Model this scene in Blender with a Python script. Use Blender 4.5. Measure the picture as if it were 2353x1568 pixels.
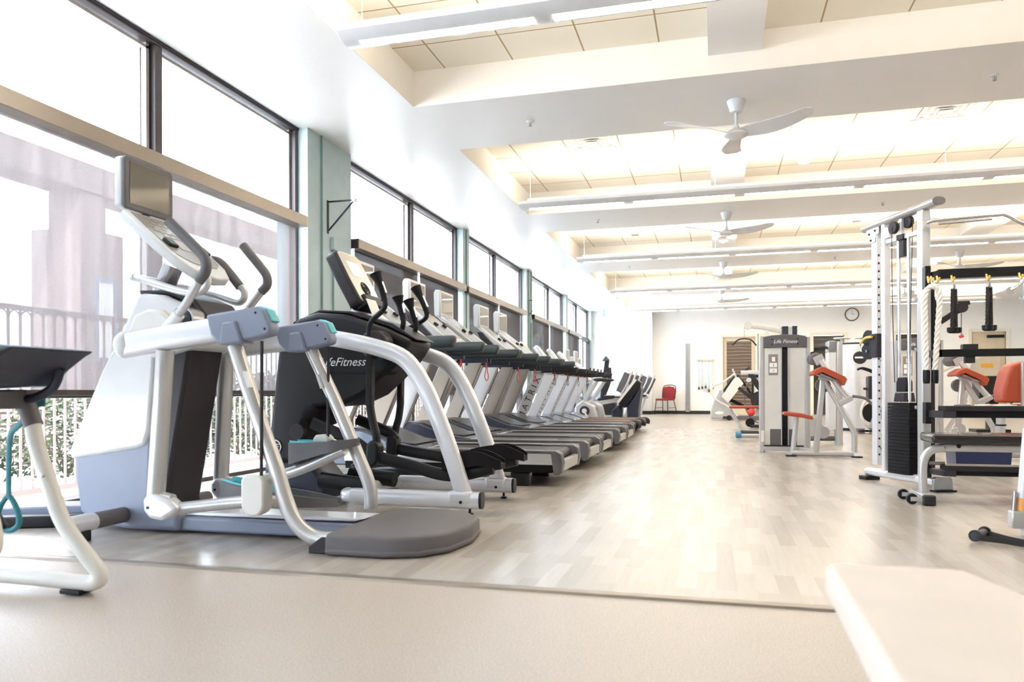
import bpy, bmesh, math, random
from mathutils import Vector as V, Matrix, Euler
random.seed(7)
for o in list(bpy.data.objects): bpy.data.objects.remove(o)
SC = bpy.context.scene
COL = SC.collection
PI = math.pi
# ------------------------------------------------------------------ camera
cam = bpy.data.cameras.new('camera'); camo = bpy.data.objects.new('camera', cam); COL.objects.link(camo)
cam.sensor_width = 36; cam.sensor_fit = 'HORIZONTAL'
cam.lens = 1742/2353*36; cam.shift_y = 118.5/2353
camo.matrix_world = (Matrix.Translation((0, 0, .675)) @ Matrix.Rotation(math.atan(468.5/1742), 4, 'Z')
                     @ Matrix.Rotation(PI/2, 4, 'X') @ Matrix.Rotation(-.0032, 4, 'Z'))
cam.clip_start = .05; cam.clip_end = 400
cam.dof.use_dof = True; cam.dof.focus_distance = 6.5; cam.dof.aperture_fstop = 3.2
SC.camera = camo
# ------------------------------------------------------------------ light
w = bpy.data.worlds.new('daylight'); SC.world = w; w.use_nodes = True
bgn = w.node_tree.nodes['Background']
bgn.inputs[0].default_value = (.76, .88, 1.0, 1); bgn.inputs[1].default_value = 6.8
sun = bpy.data.lights.new('sun', 'SUN'); suno = bpy.data.objects.new('sun', sun); COL.objects.link(suno)
sun.energy = 4.5; sun.color = (1, .93, .82); sun.angle = .02
suno.rotation_euler = V((-.30, .72, -.62)).to_track_quat('-Z', 'Y').to_euler()
SC.view_settings.view_transform = 'Standard'; SC.view_settings.look = 'None'
SC.view_settings.gamma = 1; SC.view_settings.use_curve_mapping = False
SC.view_settings.exposure = 1.30
# ------------------------------------------------------------------ materials
def nd(nt, t, **k):
    n = nt.nodes.new(t)
    for a, b in k.items(): setattr(n, a, b)
    return n
def mat(name, c, rough=.5, metal=0, var=.04, scale=6, bump=0, bscale=80, emit=None, es=0, coat=0, trans=0, spec=.5):
    m = bpy.data.materials.new(name); m.use_nodes = True; nt = m.node_tree
    b = nt.nodes['Principled BSDF']
    b.inputs['Roughness'].default_value = rough; b.inputs['Metallic'].default_value = metal
    b.inputs['Coat Weight'].default_value = coat; b.inputs['Specular IOR Level'].default_value = spec
    tc = nd(nt, 'ShaderNodeTexCoord'); nz = nd(nt, 'ShaderNodeTexNoise')
    nz.inputs['Scale'].default_value = scale; nz.inputs['Detail'].default_value = 4
    nt.links.new(tc.outputs['Object'], nz.inputs['Vector'])
    r = nd(nt, 'ShaderNodeValToRGB')
    r.color_ramp.elements[0].position = .3; r.color_ramp.elements[1].position = .7
    r.color_ramp.elements[0].color = [max(0, x*(1-var)) for x in c[:3]]+[1]
    r.color_ramp.elements[1].color = [min(1, x*(1+var)) for x in c[:3]]+[1]
    nt.links.new(nz.outputs['Fac'], r.inputs['Fac']); nt.links.new(r.outputs['Color'], b.inputs['Base Color'])
    if bump:
        n2 = nd(nt, 'ShaderNodeTexNoise'); n2.inputs['Scale'].default_value = bscale
        bp = nd(nt, 'ShaderNodeBump'); bp.inputs['Strength'].default_value = bump; bp.inputs['Distance'].default_value = .004
        nt.links.new(tc.outputs['Object'], n2.inputs['Vector']); nt.links.new(n2.outputs['Fac'], bp.inputs['Height'])
        nt.links.new(bp.outputs['Normal'], b.inputs['Normal'])
    if emit:
        b.inputs['Emission Color'].default_value = (*emit, 1); b.inputs['Emission Strength'].default_value = es
    return m
MT = {}
def dm(k, *a, **kw): MT[k] = mat(k, *a, **kw)
dm('white', (.70, .70, .71), .35, coat=.2)
dm('offwhite', (.74, .72, .68), .4)
dm('silver', (.56, .55, .545), .30, .45)
dm('satin', (.74, .74, .77), .3, .25, coat=.3)
dm('bluegrey', (.22, .245, .33), .42)
dm('midgrey', (.115, .11, .115), .5, bump=.15, bscale=300)
dm('padgrey', (.125, .115, .12), .6, bump=.2, bscale=400)
dm('charcoal', (.026, .022, .025), .48, spec=.35)
dm('black', (.006, .006, .007), .42, spec=.35)
dm('blackmat', (.007, .006, .007), .7, spec=.25, bump=.2, bscale=500)
dm('navy', (.018, .022, .042), .4)
dm('rail', (.028, .040, .040), .45, coat=.2)
dm('aqua', (.12, .52, .58), .4)
dm('screen', (.10, .085, .06), .25, coat=.6)
dm('facegrey', (.27, .265, .25), .35, coat=.4)
dm('facecream', (.60, .55, .45), .2, coat=.8)
dm('chrome', (.80, .80, .80), .12, 1)
dm('steel', (.42, .42, .43), .25, .9)
dm('belt', (.030, .027, .027), .55, bump=.1)
dm('deckgrey', (.10, .09, .09), .32, .4)
dm('coverblue', (.085, .10, .14), .25, .4, coat=.4)
dm('orange', (.85, .38, .10), .45)
dm('vinyl', (.42, .065, .025), .45, bump=.15, bscale=60)
dm('vinylblack', (.014, .010, .010), .25, coat=.3, bump=.1, bscale=60)
dm('vinylcream', (.72, .63, .56), .45, bump=.1, bscale=90)
dm('redcloth', (.30, .025, .03), .85, bump=.3, bscale=300)
dm('redcord', (.75, .03, .05), .5)
dm('yellow', (.80, .50, .10), .4)
dm('teal', (.47, .58, .59), .55, bump=.5, bscale=18)
dm('tealdark', (.20, .32, .31), .5)
dm('tealband', (.02, .18, .22), .6)
dm('frame', (.085, .070, .070), .4, .4)
dm('framedark', (.03, .025, .03), .4, .3)
dm('framelight', (.42, .38, .36), .4, .4)
dm('alu', (.33, .28, .23), .35, .6)
dm('wall', (.90, .89, .87), .8, var=.01, bump=.1, bscale=40)
dm('wallwhite', (.88, .88, .87), .8, var=.01, bump=.1, bscale=40)
dm('doorcream', (.66, .56, .41), .6)
dm('doortrim', (.82, .77, .66), .6)
dm('baseblack', (.02, .018, .018), .5)
dm('roomdark', (.055, .04, .025), .12, coat=.5)
dm('bin', (.022, .032, .10), .35)
dm('paper', (.85, .80, .76), .8)
dm('ropewhite', (.78, .73, .66), .9, bump=.5, bscale=300)
dm('ropeblack', (.03, .026, .025), .9, bump=.5, bscale=300)
dm('rubberblue', (.05, .22, .36), .5)
dm('ink', (.02, .02, .025), .5)
dm('logowhite', (.9, .9, .9), .5)
dm('pinkrail', (.40, .27, .24), .6)
dm('stucco', (.34, .26, .24), .9, bump=.4, bscale=30)
dm('stone', (.16, .09, .08), .9, bump=.5, bscale=10)
dm('patio', (.72, .70, .66), .9, bump=.2, bscale=30)
dm('leaf', (.022, .034, .020), .6, var=.5, scale=3)
dm('leaf2', (.050, .065, .034), .6, var=.5, scale=3)
dm('bark', (.12, .08, .06), .9)
dm('screengreen', (.15, .50, .40), .5, emit=(.2, .8, .6), es=.6)
dm('red', (.7, .05, .04), .4)
dm('amber', (.8, .4, .05), .4)
dm('farfloor', (.42, .37, .315), .36, var=.05, scale=40, coat=.15)
dm('diffuser', (.9, .9, .9), .5, emit=(1, .96, .90), es=14)
# stucco ceiling
dm('soffit', (.80, .79, .78), .38, var=.012, scale=3, bump=.35, bscale=22)
dm('cofferside', (.86, .82, .76), .7, var=.01)
def tilemat():
    m = bpy.data.materials.new('ceiling_tile'); m.use_nodes = True; nt = m.node_tree; b = nt.nodes['Principled BSDF']
    tc = nd(nt, 'ShaderNodeTexCoord'); mp = nd(nt, 'ShaderNodeMapping'); br = nd(nt, 'ShaderNodeTexBrick')
    mp.inputs['Location'].default_value = (2.265, -.26, 0)
    nt.links.new(tc.outputs['Object'], mp.inputs['Vector']); nt.links.new(mp.outputs[0], br.inputs['Vector'])
    br.offset = 0; br.inputs['Scale'].default_value = 1; br.inputs['Brick Width'].default_value = .61
    br.inputs['Row Height'].default_value = .61; br.inputs['Mortar Size'].default_value = .007
    br.inputs['Color1'].default_value = (.86, .80, .68, 1); br.inputs['Color2'].default_value = (.84, .78, .66, 1)
    br.inputs['Mortar'].default_value = (.42, .30, .18, 1)
    nt.links.new(br.outputs['Color'], b.inputs['Base Color']); b.inputs['Roughness'].default_value = .9
    nz = nd(nt, 'ShaderNodeTexNoise'); nz.inputs['Scale'].default_value = 150
    bp = nd(nt, 'ShaderNodeBump'); bp.inputs['Strength'].default_value = .4; bp.inputs['Distance'].default_value = .004
    nt.links.new(tc.outputs['Object'], nz.inputs['Vector']); nt.links.new(nz.outputs['Fac'], bp.inputs['Height'])
    nt.links.new(bp.outputs['Normal'], b.inputs['Normal']); return m
MT['tile'] = tilemat()
def plankmat():
    m = bpy.data.materials.new('vinyl_plank'); m.use_nodes = True; nt = m.node_tree; b = nt.nodes['Principled BSDF']
    L = nt.links.new
    tc = nd(nt, 'ShaderNodeTexCoord'); mp = nd(nt, 'ShaderNodeMapping'); br = nd(nt, 'ShaderNodeTexBrick')
    mp.inputs['Rotation'].default_value = (0, 0, PI/2)
    L(tc.outputs['Object'], mp.inputs['Vector']); L(mp.outputs[0], br.inputs['Vector'])
    br.offset = .37; br.inputs['Scale'].default_value = 1; br.inputs['Brick Width'].default_value = .42
    br.inputs['Row Height'].default_value = .068; br.inputs['Mortar Size'].default_value = .0004
    br.inputs['Color1'].default_value = (0, 0, 0, 1); br.inputs['Color2'].default_value = (1, 1, 1, 1)
    br.inputs['Mortar'].default_value = (.3, .3, .3, 1)
    r = nd(nt, 'ShaderNodeValToRGB')
    r.color_ramp.elements[0].color = (.36, .31, .26, 1); r.color_ramp.elements[1].color = (.49, .435, .375, 1)
    e = r.color_ramp.elements.new(.5); e.color = (.435, .38, .325, 1)
    L(br.outputs['Color'], r.inputs['Fac'])
    mp2 = nd(nt, 'ShaderNodeMapping'); mp2.inputs['Scale'].default_value = (60, 3, 1)
    nz = nd(nt, 'ShaderNodeTexNoise'); nz.inputs['Scale'].default_value = 1; nz.inputs['Detail'].default_value = 5
    L(tc.outputs['Object'], mp2.inputs['Vector']); L(mp2.outputs[0], nz.inputs['Vector'])
    mx = nd(nt, 'ShaderNodeMix', data_type='RGBA', blend_type='MULTIPLY'); mx.inputs['Factor'].default_value = .22
    L(r.outputs['Color'], mx.inputs['A']); L(nz.outputs['Fac'], mx.inputs['B'])
    g = nd(nt, 'ShaderNodeMix', data_type='RGBA', blend_type='ADD'); g.inputs['Factor'].default_value = .05
    g.inputs['B'].default_value = (1, 1, 1, 1)
    L(mx.outputs['Result'], g.inputs['A']); L(g.outputs['Result'], b.inputs['Base Color'])
    b.inputs['Roughness'].default_value = .27; b.inputs['Coat Weight'].default_value = .25; b.inputs['Coat Roughness'].default_value = .18
    return m
MT['plank'] = plankmat()
def specklemat():
    m = bpy.data.materials.new('speckled_rubber'); m.use_nodes = True; nt = m.node_tree; b = nt.nodes['Principled BSDF']
    L = nt.links.new
    tc = nd(nt, 'ShaderNodeTexCoord'); nz = nd(nt, 'ShaderNodeTexNoise'); nz.inputs['Scale'].default_value = 230
    nz.inputs['Detail'].default_value = 3
    r = nd(nt, 'ShaderNodeValToRGB'); r.color_ramp.elements[0].position = .35; r.color_ramp.elements[1].position = .68
    r.color_ramp.elements[0].color = (.38, .32, .27, 1); r.color_ramp.elements[1].color = (.62, .55, .48, 1)
    L(tc.outputs['Object'], nz.inputs['Vector']); L(nz.outputs['Fac'], r.inputs['Fac']); L(r.outputs['Color'], b.inputs['Base Color'])
    bp = nd(nt, 'ShaderNodeBump'); bp.inputs['Strength'].default_value = .3; bp.inputs['Distance'].default_value = .001
    L(nz.outputs['Fac'], bp.inputs['Height']); L(bp.outputs['Normal'], b.inputs['Normal'])
    b.inputs['Roughness'].default_value = .36; return m
MT['speckle'] = specklemat()
def glassmat():
    m = bpy.data.materials.new('window_glass'); m.use_nodes = True; nt = m.node_tree
    nt.nodes.remove(nt.nodes['Principled BSDF']); out = nt.nodes['Material Output']
    t = nd(nt, 'ShaderNodeBsdfTransparent'); g = nd(nt, 'ShaderNodeBsdfGlossy'); g.inputs['Roughness'].default_value = .02
    mx = nd(nt, 'ShaderNodeMixShader'); mx.inputs[0].default_value = .04
    nt.links.new(t.outputs[0], mx.inputs[1]); nt.links.new(g.outputs[0], mx.inputs[2])
    nt.links.new(mx.outputs[0], out.inputs[0]); return m
MT['glass'] = glassmat()
def shademat(name, c, openness):
    m = bpy.data.materials.new(name); m.use_nodes = True; nt = m.node_tree
    L = nt.links.new; out = nt.nodes['Material Output']; b = nt.nodes['Principled BSDF']
    b.inputs['Roughness'].default_value = .9
    t = nd(nt, 'ShaderNodeBsdfTransparent'); mx = nd(nt, 'ShaderNodeMixShader')
    tc = nd(nt, 'ShaderNodeTexCoord'); mp = nd(nt, 'ShaderNodeMapping'); mp.inputs['Scale'].default_value = (1, 9, .35)
    nz = nd(nt, 'ShaderNodeTexNoise'); nz.inputs['Scale'].default_value = 1; nz.inputs['Detail'].default_value = 3
    mr = nd(nt, 'ShaderNodeMapRange'); mr.inputs[1].default_value = .3; mr.inputs[2].default_value = .7
    mr.inputs[3].default_value = openness*.8; mr.inputs[4].default_value = openness*1.2
    L(tc.outputs['Object'], mp.inputs['Vector']); L(mp.outputs[0], nz.inputs['Vector']); L(nz.outputs['Fac'], mr.inputs[0])
    wv = nd(nt, 'ShaderNodeTexNoise'); wv.inputs['Scale'].default_value = 260
    L(tc.outputs['Object'], wv.inputs['Vector'])
    r = nd(nt, 'ShaderNodeValToRGB'); r.color_ramp.elements[0].color = [x*.8 for x in c]+[1]; r.color_ramp.elements[1].color = [x*1.2 for x in c]+[1]
    L(wv.outputs['Fac'], r.inputs['Fac']); L(r.outputs['Color'], b.inputs['Base Color'])
    L(mr.outputs[0], mx.inputs[0]); L(b.outputs[0], mx.inputs[1]); L(t.outputs[0], mx.inputs[2]); L(mx.outputs[0], out.inputs[0])
    return m
MT['mesh_light'] = shademat('shade_fabric_open', (.50, .49, .53), .335)
MT['mesh_dark'] = shademat('shade_fabric_dense', (.115, .11, .125), .09)
# ------------------------------------------------------------------ mesh helpers
def root_loc(o):
    while o.parent: o = o.parent
    return V(o.location)
def catmull(p, k=6):
    if len(p) < 3: return p
    q = [p[0]*2-p[1]]+p+[p[-1]*2-p[-2]]; out = []
    for i in range(1, len(q)-2):
        a, b, c, d = q[i-1], q[i], q[i+1], q[i+2]
        for j in range(k):
            t = j/k
            out.append(.5*((2*b)+(c-a)*t+(2*a-5*b+4*c-d)*t*t+(3*b-a-3*c+d)*t**3))
    out.append(p[-1]); return out
class MB:
    def __init__(s): s.b = bmesh.new(); s.x = None
    def _v(s, p):
        p = V(p)
        return s.b.verts.new(s.x @ p if s.x else p)
    def box(s, x0, x1, y0, y1, z0, z1, m=None):
        vs = [s._v((m @ V(p)) if m else p) for p in
              [(x0, y0, z0), (x1, y0, z0), (x1, y1, z0), (x0, y1, z0), (x0, y0, z1), (x1, y0, z1), (x1, y1, z1), (x0, y1, z1)]]
        for f in [(0, 3, 2, 1), (4, 5, 6, 7), (0, 1, 5, 4), (1, 2, 6, 5), (2, 3, 7, 6), (3, 0, 4, 7)]:
            s.b.faces.new([vs[i] for i in f])
        return s
    def bar(s, p0, p1, w, h, up=(0, 0, 1)):
        p0, p1 = V(p0), V(p1); d = (p1-p0); L = d.length; d.normalize(); up = V(up)
        if abs(d.dot(up)) > .99: up = V((1, 0, 0))
        a = d.cross(up).normalized(); u = a.cross(d)
        m = Matrix((d, a, u)).transposed().to_4x4(); m.translation = p0
        return s.box(0, L, -w/2, w/2, -h/2, h/2, m)
    def prism(s, poly, lo, hi, ax='y', m=None):
        def P(a, b, c):
            p = V({'y': (a, c, b), 'x': (c, a, b), 'z': (a, b, c)}[ax])
            return m @ p if m else p
        A = [s._v(P(a, b, lo)) for a, b in poly]; B = [s._v(P(a, b, hi)) for a, b in poly]
        s.b.faces.new(A); s.b.faces.new(B[::-1]); n = len(poly)
        for i in range(n): s.b.faces.new([A[i], A[(i+1) % n], B[(i+1) % n], B[i]])
        return s
    def tube(s, pts, r, n=12, sm=True, ref=None, rb=None, sq=1, closed=False, k=6, rr=None):
        pts = [V(p) for p in pts]
        if sm and len(pts) > 2:
            if closed:
                N = len(pts); pts = catmull([pts[-1]]+pts+[pts[0], pts[1]], k)[k:-k][:N*k]
            else: pts = catmull(pts, k)
        rings = []; N = len(pts); last = None
        for i, p in enumerate(pts):
            if closed: t = (pts[(i+1) % N]-pts[i-1]).normalized()
            else: t = (pts[min(i+1, N-1)]-pts[max(i-1, 0)]).normalized()
            if ref: a = V(ref)-t*t.dot(V(ref)); a.normalize()
            elif last is None:
                a = V((0, 0, 1)) if abs(t.z) < .9 else V((1, 0, 0)); a = (a-t*t.dot(a)).normalized()
            else: a = (last-t*t.dot(last)).normalized()
            last = a; b2 = t.cross(a); ring = []
            f = i/(N-1) if N > 1 else 0
            sc = (rr(f) if rr else 1)
            for j in range(n):
                th = 2*PI*(j+.5)/n; c, q = math.cos(th), math.sin(th)
                if sq != 1: c = math.copysign(abs(c)**sq, c); q = math.copysign(abs(q)**sq, q)
                ring.append(s._v(p+(a*c*r+b2*q*(rb or r))*sc))
            rings.append(ring)
        m = N if closed else N-1
        for i in range(m):
            A, B = rings[i], rings[(i+1) % N]
            for j in range(n): s.b.faces.new([A[j], A[(j+1) % n], B[(j+1) % n], B[j]])
        if not closed: s.b.faces.new(rings[0][::-1]); s.b.faces.new(rings[-1])
        return s
    def cyl(s, p0, p1, r, n=20, r2=None):
        return s.tube([p0, p1], r, n=n, sm=False, rr=(lambda f: 1+(r2/r-1)*f) if r2 else None)
    def lathe(s, prof, c, ax='z', n=24):
        c = V(c); rings = []
        for r, h in prof:
            ring = []
            for j in range(n):
                th = 2*PI*j/n; a, b = max(r, 1e-4)*math.cos(th), max(r, 1e-4)*math.sin(th)
                ring.append(s._v(c+V({'z': (a, b, h), 'y': (a, h, b), 'x': (h, a, b)}[ax])))
            rings.append(ring)
        for A, B in zip(rings, rings[1:]):
            for j in range(n): s.b.faces.new([A[j], A[(j+1) % n], B[(j+1) % n], B[j]])
        s.b.faces.new(rings[0][::-1]); s.b.faces.new(rings[-1]); return s
    def ell(s, c, rx, ry, rz, n=16, m=None):
        prof = [(math.sin(PI*i/10), -math.cos(PI*i/10)) for i in range(11)]
        rings = []
        for r, h in prof:
            ring = []
            for j in range(n):
                th = 2*PI*j/n; p = V((max(r, .01)*math.cos(th)*rx, max(r, .01)*math.sin(th)*ry, h*rz))
                if m: p = m @ p
                ring.append(s._v(V(c)+p))
            rings.append(ring)
        for A, B in zip(rings, rings[1:]):
            for j in range(n): s.b.faces.new([A[j], A[(j+1) % n], B[(j+1) % n], B[j]])
        s.b.faces.new(rings[0][::-1]); s.b.faces.new(rings[-1]); return s
    def out(s, name, m, parent=None, bev=0, label=None, seg=2, ang=35):
        bmesh.ops.recalc_face_normals(s.b, faces=s.b.faces)
        me = bpy.data.meshes.new(name); 
        off = root_loc(parent) if parent else V((0, 0, 0))
        bmesh.ops.translate(s.b, verts=s.b.verts, vec=-off)
        s.b.to_mesh(me); s.b.free()
        me.shade_smooth(); me.set_sharp_from_angle(angle=math.radians(ang))
        me.materials.append(MT[m] if isinstance(m, str) else m)
        o = bpy.data.objects.new(name, me); COL.objects.link(o)
        if parent: o.parent = parent
        if bev:
            bv = o.modifiers.new('b', 'BEVEL'); bv.width = bev; bv.segments = seg; bv.limit_method = 'ANGLE'; bv.angle_limit = math.radians(35)
            bv.harden_normals = False
            me.set_sharp_from_angle(angle=math.radians(60))
        if label: o['label'] = label
        return o
def E(name, label, cat, loc=(0, 0, 0), group=None, rz=0):
    o = bpy.data.objects.new(name, None); COL.objects.link(o); o.location = loc; o.rotation_euler[2] = rz
    o.empty_display_size = .1
    o['label'] = label; o['category'] = cat
    if group: o['group'] = group
    return o
def tag(o, label, cat, group=None):
    o['label'] = label; o['category'] = cat
    if group: o['group'] = group
    return o
def struct(o):
    o['kind'] = 'structure'; return o
def dup(root, loc=None, label=None, rz=None, group=None, skip=()):
    def cp(o, p):
        c = o.copy(); COL.objects.link(c)
        if p: c.parent = p
        for ch in [x for x in bpy.data.objects if x.parent == o and x.name.split('.')[0] not in skip]: cp(ch, c)
        return c
    c = cp(root, None)
    if loc is not None: c.location = loc
    if rz is not None: c.rotation_euler[2] = rz
    if label: c['label'] = label
    if group: c['group'] = group
    return c
def text(name, s, size, m, parent, mtx, shear=0, ext=.0006, sx=1):
    cu = bpy.data.curves.new('t', 'FONT'); cu.body = s; cu.size = size; cu.extrude = ext; cu.shear = shear
    cu.align_x = 'CENTER'; cu.align_y = 'CENTER'; cu.resolution_u = 3
    to = bpy.data.objects.new('t', cu); COL.objects.link(to)
    me = bpy.data.meshes.new_from_object(to); bpy.data.objects.remove(to)
    me.name = name
    me.transform(Matrix.Translation(-root_loc(parent)) @ mtx @ Matrix.Diagonal((sx, 1, 1, 1)))
    me.materials.clear(); me.materials.append(MT[m])
    o = bpy.data.objects.new(name, me); COL.objects.link(o); o.parent = parent
    return o
FY = Matrix.Rotation(PI/2, 4, 'X')            # text facing -Y
def at(x, y, z): return Matrix.Translation((x, y, z))
# ================================================================== room shell
ZS, ZT = 3.19, 3.50          # soffit and tile heights
XW = -3.85                   # glazing plane
struct(MB().box(-3.95, 9, 2.53, 14.3, -.1, 0).out('floor', 'plank'))
struct(MB().box(-3.95, 9, 14.3, 24.3, -.1, 0).out('floor', 'farfloor'))
struct(MB().box(-3.95, 9, -4.2, 2.525, -.1, -.004).out('floor', 'speckle'))
struct(MB().prism([(2.505, -.004), (2.51, .004), (2.53, .006), (2.56, .001), (2.56, -.004)], -3.7, 9, 'x').out('trim_1', 'alu'))
struct(MB().box(-3.95, 9, -4.2, 24.3, ZT, ZT+.15).out('ceiling', 'tile'))
n = 2
def trim(mb, m='soffit', bev=0):
    global n
    o = struct(mb.out('trim_%d' % n, m, bev=bev)); n += 1; return o
trim(MB().box(-4.0, -2.56, -4.2, 24, ZS, ZT))
trim(MB().box(6.95, 9, -4.2, 24, ZS, ZT))
beams = [(-4.2, -1.2), (2.02, 3.2), (6.22, 7.43), (10.43, 11.64), (14.64, 15.82), (18.83, 20.03), (22.4, 24)]
for a, b in beams: trim(MB().box(-2.56, 6.95, a, b, ZS, ZT))
# warm painted liners on the coffer sides
for (a0, a), (b, b1) in zip(beams, beams[1:]):
    m = MB(); t = .004
    m.box(-2.56, -2.56+t, a, b, ZS+.001, ZT); m.box(6.95-t, 6.95, a, b, ZS+.001, ZT)
    m.box(-2.56, 6.95, a, a+t, ZS+.001, ZT); m.box(-2.56, 6.95, b-t, b, ZS+.001, ZT)
    trim(m, 'cofferside')
    for x0 in (-.052, 4.05):
        trim(MB().box(x0, x0+.404, a+t, b-t, 3.343, ZT))
# walls
struct(MB().box(-3.95, -1.88, 23.5, 24.2, 0, ZS).out('wall_back_left', 'wallwhite'))
m = MB()
doors = [(.21, 1.15), (1.30, 1.75), (2.78, 3.62), (5.0, 5.9), (6.93, 7.78)]
xs = -1.88
for a, b in doors:
    m.box(xs, a, 23.9, 24.2, 0, ZS); m.box(a, b, 23.9, 24.2, 2.35, ZS); xs = b
m.box(xs, 9, 23.9, 24.2, 0, ZS)
struct(m.out('wall_back', 'wall'))
struct(MB().box(8.6, 9, -4.2, 24.2, 0, ZS).out('wall_right', 'wall'))
struct(MB().box(-3.95, 9, -4.4, -4.2, 0, ZT).out('wall_front', 'wall'))
struct(MB().box(-3.7, -1.885, 23.485, 23.5, 0, .1).box(-1.885, -1.87, 23.485, 23.9, 0, .1).box(-1.88, .12, 23.885, 23.9, 0, .1)
       .box(1.85, 2.69, 23.885, 23.9, 0, .1).box(3.71, 4.9, 23.885, 23.9, 0, .1).box(6.0, 6.83, 23.885, 23.9, 0, .1).out('baseboard_back', 'baseblack'))
# columns of the window wall
cols = [(-4.2, -3.6), (.30, .70), (6.42, 7.30), (10.98, 11.28), (15.0, 15.5), (19.22, 19.5), (23.25, 23.5)]
for i, (a, b) in enumerate(cols):
    o = struct(MB().box(-4.05, -3.72, a, b, -.1, ZS).out('wall_left', 'teal'))
# grooved joints on the broad columns (raised battens)
for a, h in ((6.66, .012), (15.12, .012), (15.36, .02), (11.10, .01)):
    trim(MB().box(-3.72, -3.70, a, a+h, 0, ZS), 'tealdark')
# low sill under the glazing
trim(MB().box(-3.98, -3.80, -3.6, 23.25, -.1, .03), 'frame')
wins = [(.70, 6.42, [2.63, 4.57]), (7.30, 10.98, [9.26]), (11.28, 15.0, [13.13]), (15.5, 19.22, [17.65]), (19.5, 23.25, [21.4]), (-3.6, .30, [-1.6])]  # last entry: unseen window added behind the camera to light the floor
for i, (a, b, mu) in enumerate(wins):
    r = E('window_%d' % (i+1), '', ''); del r['label']; del r['category']; r['kind'] = 'structure'
    r.location = (XW, (a+b)/2, 0)
    f = MB()
    f.box(-3.93, -3.82, a, b, ZS-.035, ZS)
    for y in (a, b-.05): f.box(-3.93, -3.82, y, y+.05, 0, ZS-.035)
    f.box(-3.93, -3.80, a+.05, b-.05, .65, .70)
    f.out('frame', 'frame', r, bev=.004)
    g = MB(); edges = [a]+mu+[b]
    g.box(-3.819, -3.812, a, b, ZS-.022, ZS-.004)
    g.out('gasket', 'framedark', r)
    for y in mu:
        MB().box(-3.93, -3.83, y-.035, y+.035, 0, ZS-.035).out('mullion', 'frame', r, bev=.004)
        MB().box(-3.945, -3.93, y-.07, y+.05, .7, ZS-.035).out('mullion_cover', 'framelight', r, bev=.003)
    for y0, y1 in zip(edges, edges[1:]):
        MB().box(-3.90, -3.894, y0+.03, y1-.03, .70, ZS-.035).out('pane', 'glass', r)
        MB().box(-3.90, -3.894, y0+.03, y1-.03, .03, .65).out('pane', 'glass', r)
        fr = MB()
        for q0, q1 in ((y0+.05, y0+.065), (y1-.08, y1-.05)): fr.box(-3.91, -3.87, q0, q1, .70, ZS-.035)
        fr.box(-3.91, -3.87, y0+.05, y1-.05, ZS-.075, ZS-.055)
        fr.out('bead', 'framelight', r)
# plaster strip over the heads: soffit meets glazing
trim(MB().box(-4.1, -3.82, -4.2, 24, ZS-.0, ZS+.05), 'soffit')
# far glass door (in the last bay)
d = E('door_6', '', ''); del d['label']; del d['category']; d['kind'] = 'structure'; d.location = (-3.8, 22.2, 0)
m = MB()
for y in (21.3, 23.1): m.box(-3.84, -3.76, y, y+.1, 0, 2.30)
m.box(-3.84, -3.76, 21.3, 23.2, 2.2, 2.32).box(-3.84, -3.76, 21.4, 23.1, 1.0, 1.08)
m.out('door_frame', 'framedark', d)
MB().box(-3.82, -3.78, 22.2, 22.25, .05, 2.2).out('stile', 'frame', d)
# far wall doors
def door(nm, x0, x1, m, glassy, leafopen=False):
    r = E(nm, '', ''); del r['label']; del r['category']; r['kind'] = 'structure'; r.location = (x0, 23.9, 0)
    t = MB()
    t.box(x0-.09, x0, 23.86, 24.0, 0, 2.42).box(x1, x1+.09, 23.86, 24.0, 0, 2.42).box(x0, x1, 23.86, 24.0, 2.33, 2.42)
    t.out('door_frame', 'doortrim', r, bev=.005)
    if glassy == 2:
        MB().box(x0, x1, 24.1, 24.2, 0, 2.33).out('dark_room_panel', 'roomdark', r)  # dark-coloured slab stands in for the unlit room past the doorway
        MB().box(x0+.05, x0+.42, 24.02, 24.07, 1.9, 1.97).out('door_closer', 'black', r, bev=.01)
        return r
    if glassy:
        l = MB(); w = .11
        l.box(x0, x0+w, 23.93, 23.98, 0, 2.33).box(x1-w, x1, 23.93, 23.98, 0, 2.33)
        l.box(x0+w, x1-w, 23.93, 23.98, 2.21, 2.33).box(x0+w, x1-w, 23.93, 23.98, 0, .2)
        l.out('leaf', 'doorcream', r)
        MB().box(x0+w, x1-w, 23.95, 23.96, .2, 2.21).out('pane', m, r)
    else:
        MB().box(x0, x1, 23.93, 23.98, 0, 2.33).out('leaf', 'doorcream', r)
        pm = MB(); xm = (x0+x1)/2; h = (x1-x0)/2-.13
        arch = [(xm-h, 1.1), (xm-h, 1.85)]+[(xm-h*math.cos(t*PI/12), 1.85+.2*math.sin(t*PI/12)) for t in range(1, 12)]+[(xm+h, 1.85), (xm+h, 1.1)]
        pm.prism(arch, 23.915, 23.93); pm.box(xm-h, xm+h, 23.915, 23.93, .15, .95)
        pm.out('door_panel', 'doorcream', r, bev=.004)
        MB().box(xm-.04, xm+.38, 23.85, 23.92, 2.16, 2.24).out('door_closer', 'black', r, bev=.01)
        MB().box(xm-.18, xm+.12, 23.905, 23.913, 1.33, 1.45).out('sign_plate', 'amber', r)
    return r
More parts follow.
